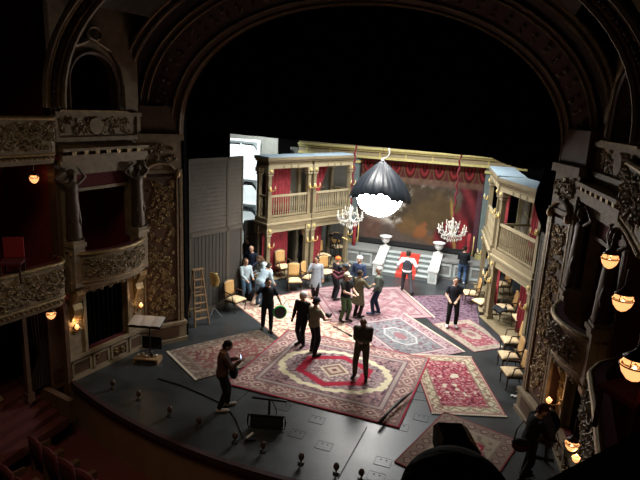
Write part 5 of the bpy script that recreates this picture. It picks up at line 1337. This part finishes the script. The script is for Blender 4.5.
p2 = person(G(267, 330), 25, 'man in black tee carrying a green-rimmed round case, left of the rugs', 1.80, ('tee', (.016, .018, .024)), (.012, .012, .015), hair=('short', (.03, .02, .016)), L=(.40, .12, .88), R=(-.42, .28, 1.08), feet=((.10, .1), (-.12, -.12)), head_turn=20, head_down=10)
gr = thing('round_prop', 'round black prop with a bright green rim carried by the man in black', 'prop', local(p2, .40, .22, .72), math.radians(35))
disc(.19, -.03, .03, 0).build('drum_head', M_black, gr); MB().tube([(.20*math.cos(a), 0, .20*math.sin(a)) for a in np.linspace(0, 2*PI, 28)], .034, 6).build('green_rim', mat('green_plastic', (.02, .42, .10), .4), gr, True)
MB().tube([(.1, .0, .22), (.2, -.03, .42), (.32, 0, .36), (.42, .02, .5)], .012, 6).tube([(.2, -.03, .42), (.3, -.1, .2), (.42, -.06, .3)], .01, 6).build('white_strap', M_white, gr, True)

person(G(301, 345, RZ), -10, 'white-haired figure in black standing on the cream rug', 1.74, ('long', (.014, .014, .016)), (.012, .012, .013), hair=('full', (.75, .73, .70)), head_turn=-20, feet=((.09, .05), (-.08, -.05)))
p4 = person(G(313, 354, RZ), 150, 'man in dark cap and grey olive shirt seen from behind holding a camera', 1.78, ('tee', (.22, .195, .14)), (.014, .014, .017), hair=('short', (.04, .03, .025)), hat=('cap', (.03, .032, .05)), L=(.1, .32, 1.02), R=(-.2, .36, 1.08), feet=((.15, .08), (-.15, -.08)), head_down=10)
cm = thing('photo_camera', 'small black camera in the hands of the man in the dark cap', 'camera', local(p4, -.06, .47, 1.16), math.radians(150))
MB().box(-.08, .08, -.04, .04, -.05, .05).build('body', M_black, cm); MB().lathe([(.04, 0), (.045, .08)], 12).xf(lambda x, y, z: (x, -.04-z, y)).build('lens', M_blackmetal, cm)
person(G(360, 377, RZ+.03), 5, 'bald man in dark olive work clothes looking down on the largest rug', 1.80, ('jacket', (.075, .068, .050)), (.070, .058, .044), hair=('bald', None), skin='brown', head_down=38, L=(.03, .24, 1.12), R=(-.03, .26, 1.14), feet=((.14, .02), (-.13, .02)))
person(G(315, 298), 15, 'woman in a grey dress and black leggings by the left balcony post', 1.68, ('dress', (.26, .29, .33)), (.014, .014, .016), (.10, .05, .035), ('short', (.012, .009, .008)), 'tan', 0, 5, -25, (.24, .05, .85), (-.12, .20, 1.42), ((.06, .03), (-.07, 0)))
person(G(334, 299, RZ), 140, 'person in orange knitted hat and black coat reaching into the group', 1.70, ('jacket', (.016, .016, .020)), (.016, .018, .026), hair=('bald', None), hat=('beanie', (.75, .13, .03)), L=(.1, .42, 1.36), R=(-.15, .42, 1.34), lean=6)
person(G(346, 311, RZ), -75, 'man in a maroon sweater and dark cap stretching his arms across the group', 1.80, ('long', (.085, .022, .030)), (.02, .02, .025), hat=('cap', (.06, .07, .085)), L=(.1, .50, 1.40), R=(-.12, .48, 1.42), lean=8)
person(G(344, 321, RZ), 60, 'man in black tee, green trousers and patterned cap with his back half turned', 1.76, ('tee', (.014, .014, .015)), (.065, .105, .050), hat=('cap', (.42, .40, .30)), hair=('short', (.1, .08, .05)), L=(.12, .34, 1.10), R=(-.10, .38, 1.12), feet=((.11, .02), (-.11, -.04)))
person(G(357, 317, RZ), 150, 'person in a mottled olive coat and dark trousers lifting an arm to the face', 1.74, ('coat', (.135, .115, .070)), (.045, .030, .024), hair=('short', (.05, .04, .03)), L=(.12, .34, 1.36), R=(-.24, .36, 1.22), feet=((.10, 0), (-.10, 0)))
person(G(357, 300, RZ), -15, 'white-haired man in navy behind the group near the platform', 1.76, ('long', (.03, .045, .095)), (.02, .022, .03), hair=('full', (.72, .72, .72)), head_turn=20)
person(G(376, 314, RZ), -85, 'grey-haired man in green grey sweater and jeans facing the group', 1.78, ('long', (.13, .155, .135)), (.03, .045, .085), (.06, .09, .16), ('short', (.45, .44, .42)), L=(.20, .12, .90), R=(-.26, -.08, .88), feet=((.08, .1), (-.08, -.06)))
def vest(t, fin, H, ring_at, V):
    soft(fin(MB().loft([ring_at(z, rx, ry, .026) for z, rx, ry in ((.97, .15, .11), (1.08, .142, .10), (1.20, .150, .108), (1.32, .145, .112), (1.40, .105, .095))], 14)), .02, 'waistcoat', cloth((.045, .048, .060)), t)
person(G(405, 293), 185, 'man in white shirt sleeves and grey waistcoat walking to the red-carpeted steps', 1.80, ('long', (.72, .72, .72)), (.060, .060, .068), (.015, .014, .013), ('short', (.03, .024, .018)), L=(.32, .06, .98), R=(-.32, .05, .98), feet=((.14, .26), (-.24, -.22)), extra=vest)
person(G(461, 283), 180, 'person in black sweater and blue jeans standing at the platform below the right chandelier', 1.68, ('long', (.014, .016, .02)), (.075, .135, .26), (.6, .6, .6), ('short', (.02, .014, .01)), 'light', 0, 10, 0, (.08, .3, 1.15), (-.08, .3, 1.15))
person(G(451, 326, RZ), 12, 'bearded man in black tee with hands joined, white shoes, on the small pink rug', 1.78, ('tee', (.022, .024, .034)), (.012, .012, .015), (.72, .72, .70), ('short', (.03, .02, .015)), 'light', 0, 0, -8, (.04, .28, 1.02), (-.16, .24, 1.02), ((.12, 0), (-.12, .03)))
# the crowd between the flat and the left unit
person(G(247, 277), -20, 'man in dark shirt at the back of the crowd beside the flat', 1.78, ('tee', (.02, .022, .03)), D0, hair=('short', (.10, .07, .05)), head_turn=-40)
person(G(253, 266), 40, 'fair-haired person in grey tee farthest back in the crowd', 1.80, ('tee', (.16, .18, .22)), D0, hair=('long', (.52, .36, .16)), lean=14, L=(.2, .3, 1.0), R=(-.2, .3, 1.05))
person(G(251, 288), 0, 'bald man in navy shirt in the middle of the crowd', 1.78, ('long', (.016, .022, .042)), D0, hair=('bald', None), head_down=12, L=(.15, .25, 1.0), R=(-.15, .25, 1.0))
person(G(245, 301), 60, 'brown-haired person in pale denim at the left edge of the crowd', 1.66, ('jacket', (.42, .52, .56)), (.10, .19, .30), hair=('short', (.14, .08, .045)), L=(.1, .32, 1.05), R=(-.15, .32, 1.0))
person(G(269, 295), -55, 'brown-haired person in pale denim jacket bending over beside the platform', 1.72, ('jacket', (.42, .52, .56)), (.20, .30, .36), hair=('long', (.10, .055, .03)), lean=34, L=(.15, .5, .95), R=(-.1, .52, .95), head_down=10)
person(G(259, 306), 165, 'person in pale blue jacket bent over with the back to the audience', 1.72, ('jacket', (.40, .52, .60)), (.12, .22, .34), hair=('short', (.05, .035, .025)), lean=44, L=(.2, .52, .8), R=(-.2, .52, .8), head_down=15)
person(G(301, 267, .31), -10, 'man in black standing inside the lower left balcony unit', 1.76, ('long', (.012, .012, .014)), D0, hair=('short', (.06, .035, .025)))
p17 = person(G(523, 478), 115, 'person in black coat with a red and black bag at the lower right', 1.72, ('jacket', (.014, .014, .016)), (.016, .015, .016), hair=('short', (.05, .012, .016)), hat=('beanie', (.055, .012, .018)), lean=12, head_down=12, L=(.26, .3, .95), R=(-.16, .42, 1.0), head_turn=-10, feet=((.1, .05), (-.1, -.08)))
hb_ = thing('handbag', 'red and black shoulder bag carried by the person at the lower right', 'bag', local(p17, -.12, -.22, .86), math.radians(15))
MB().ball((0, 0, 0), .19, .09, .15, 14, 8).build('body', cloth((.085, .012, .02)), hb_, True); MB().ball((0, 0, .06), .195, .094, .09, 14, 6).build('flap', cloth(D0), hb_, True)
MB().tube([(-.16, 0, .08), (-.12, .02, .35), (0, .05, .52), (.14, .02, .35), (.17, 0, .08)], .014, 6).build('strap', M_black, hb_, True)
# foreground spectator below the camera and the lantern beyond
hcz = atD(438, 509, 1.28)
fg = person((hcz[0]+.03, hcz[1], hcz[2]-1.655), 200, 'dark-haired head of a spectator seen from behind at the bottom edge', 1.76, ('long', (.01, .009, .009)), D0, hair=('full', (.007, .005, .004)), skin='tan'); del fg['group']
MB().box(hcz[0]-2.5, hcz[0]+3.5, -1.0, hcz[1]+.45, hcz[2]-1.80, hcz[2]-1.655).build('floor_gallery', M_redcarpet); struct(tag(bpy.data.objects['floor_gallery'], 'gallery floor under the spectators, out of view'))
lp = atD(455, 444, 3.2); sl = thing('gallery_lantern', 'black stage lantern on the gallery front just above the dark head', 'lamp', lp, math.radians(20))
mb = MB(); mb.hexa([(-.095,-.10,-.075),(.105,-.10,-.085),(.11,.12,-.085),(-.09,.12,-.075),(-.10,-.10,.03),(.11,-.10,.02),(.10,.12,.02),(-.095,.12,.03)])
mb.hexa([(-.10,-.10,.03),(.11,-.10,.02),(.10,.12,.02),(-.095,.12,.03),(-.085,-.07,.075),(.05,-.07,.075),(.05,.09,.07),(-.08,.09,.07)]); mb.build('housing', M_black, sl)
MB().tube([(0, 0, -.05), (0, 0, -.9)], .02, 8).build('stem', M_blackmetal, sl); MB().box(-.1, .1, -.02, .02, .0, .02).build('yoke', M_blackmetal, sl)
# caryatids of the boxes
for (loc, side, cx) in caryatids:
    nm = ('left' if side < 0 else 'right', 'nearer the audience' if cx < 1 else 'nearer the stage')
    person(loc, 75 if side < 0 else -75, 'bronze caryatid with raised arms on the %s side wall, %s' % nm, 1.72, ('robe', (0, 0, 0)), hair=('full', (0, 0, 0)), L=(.24, .02, 1.74), R=(-.24, .02, 1.74), name='caryatid_statue', cat='statue', stone=M_bronze, vox=.018, head_down=12, wide=.95)['group'] = 'caryatids of the boxes'
finish_soft()
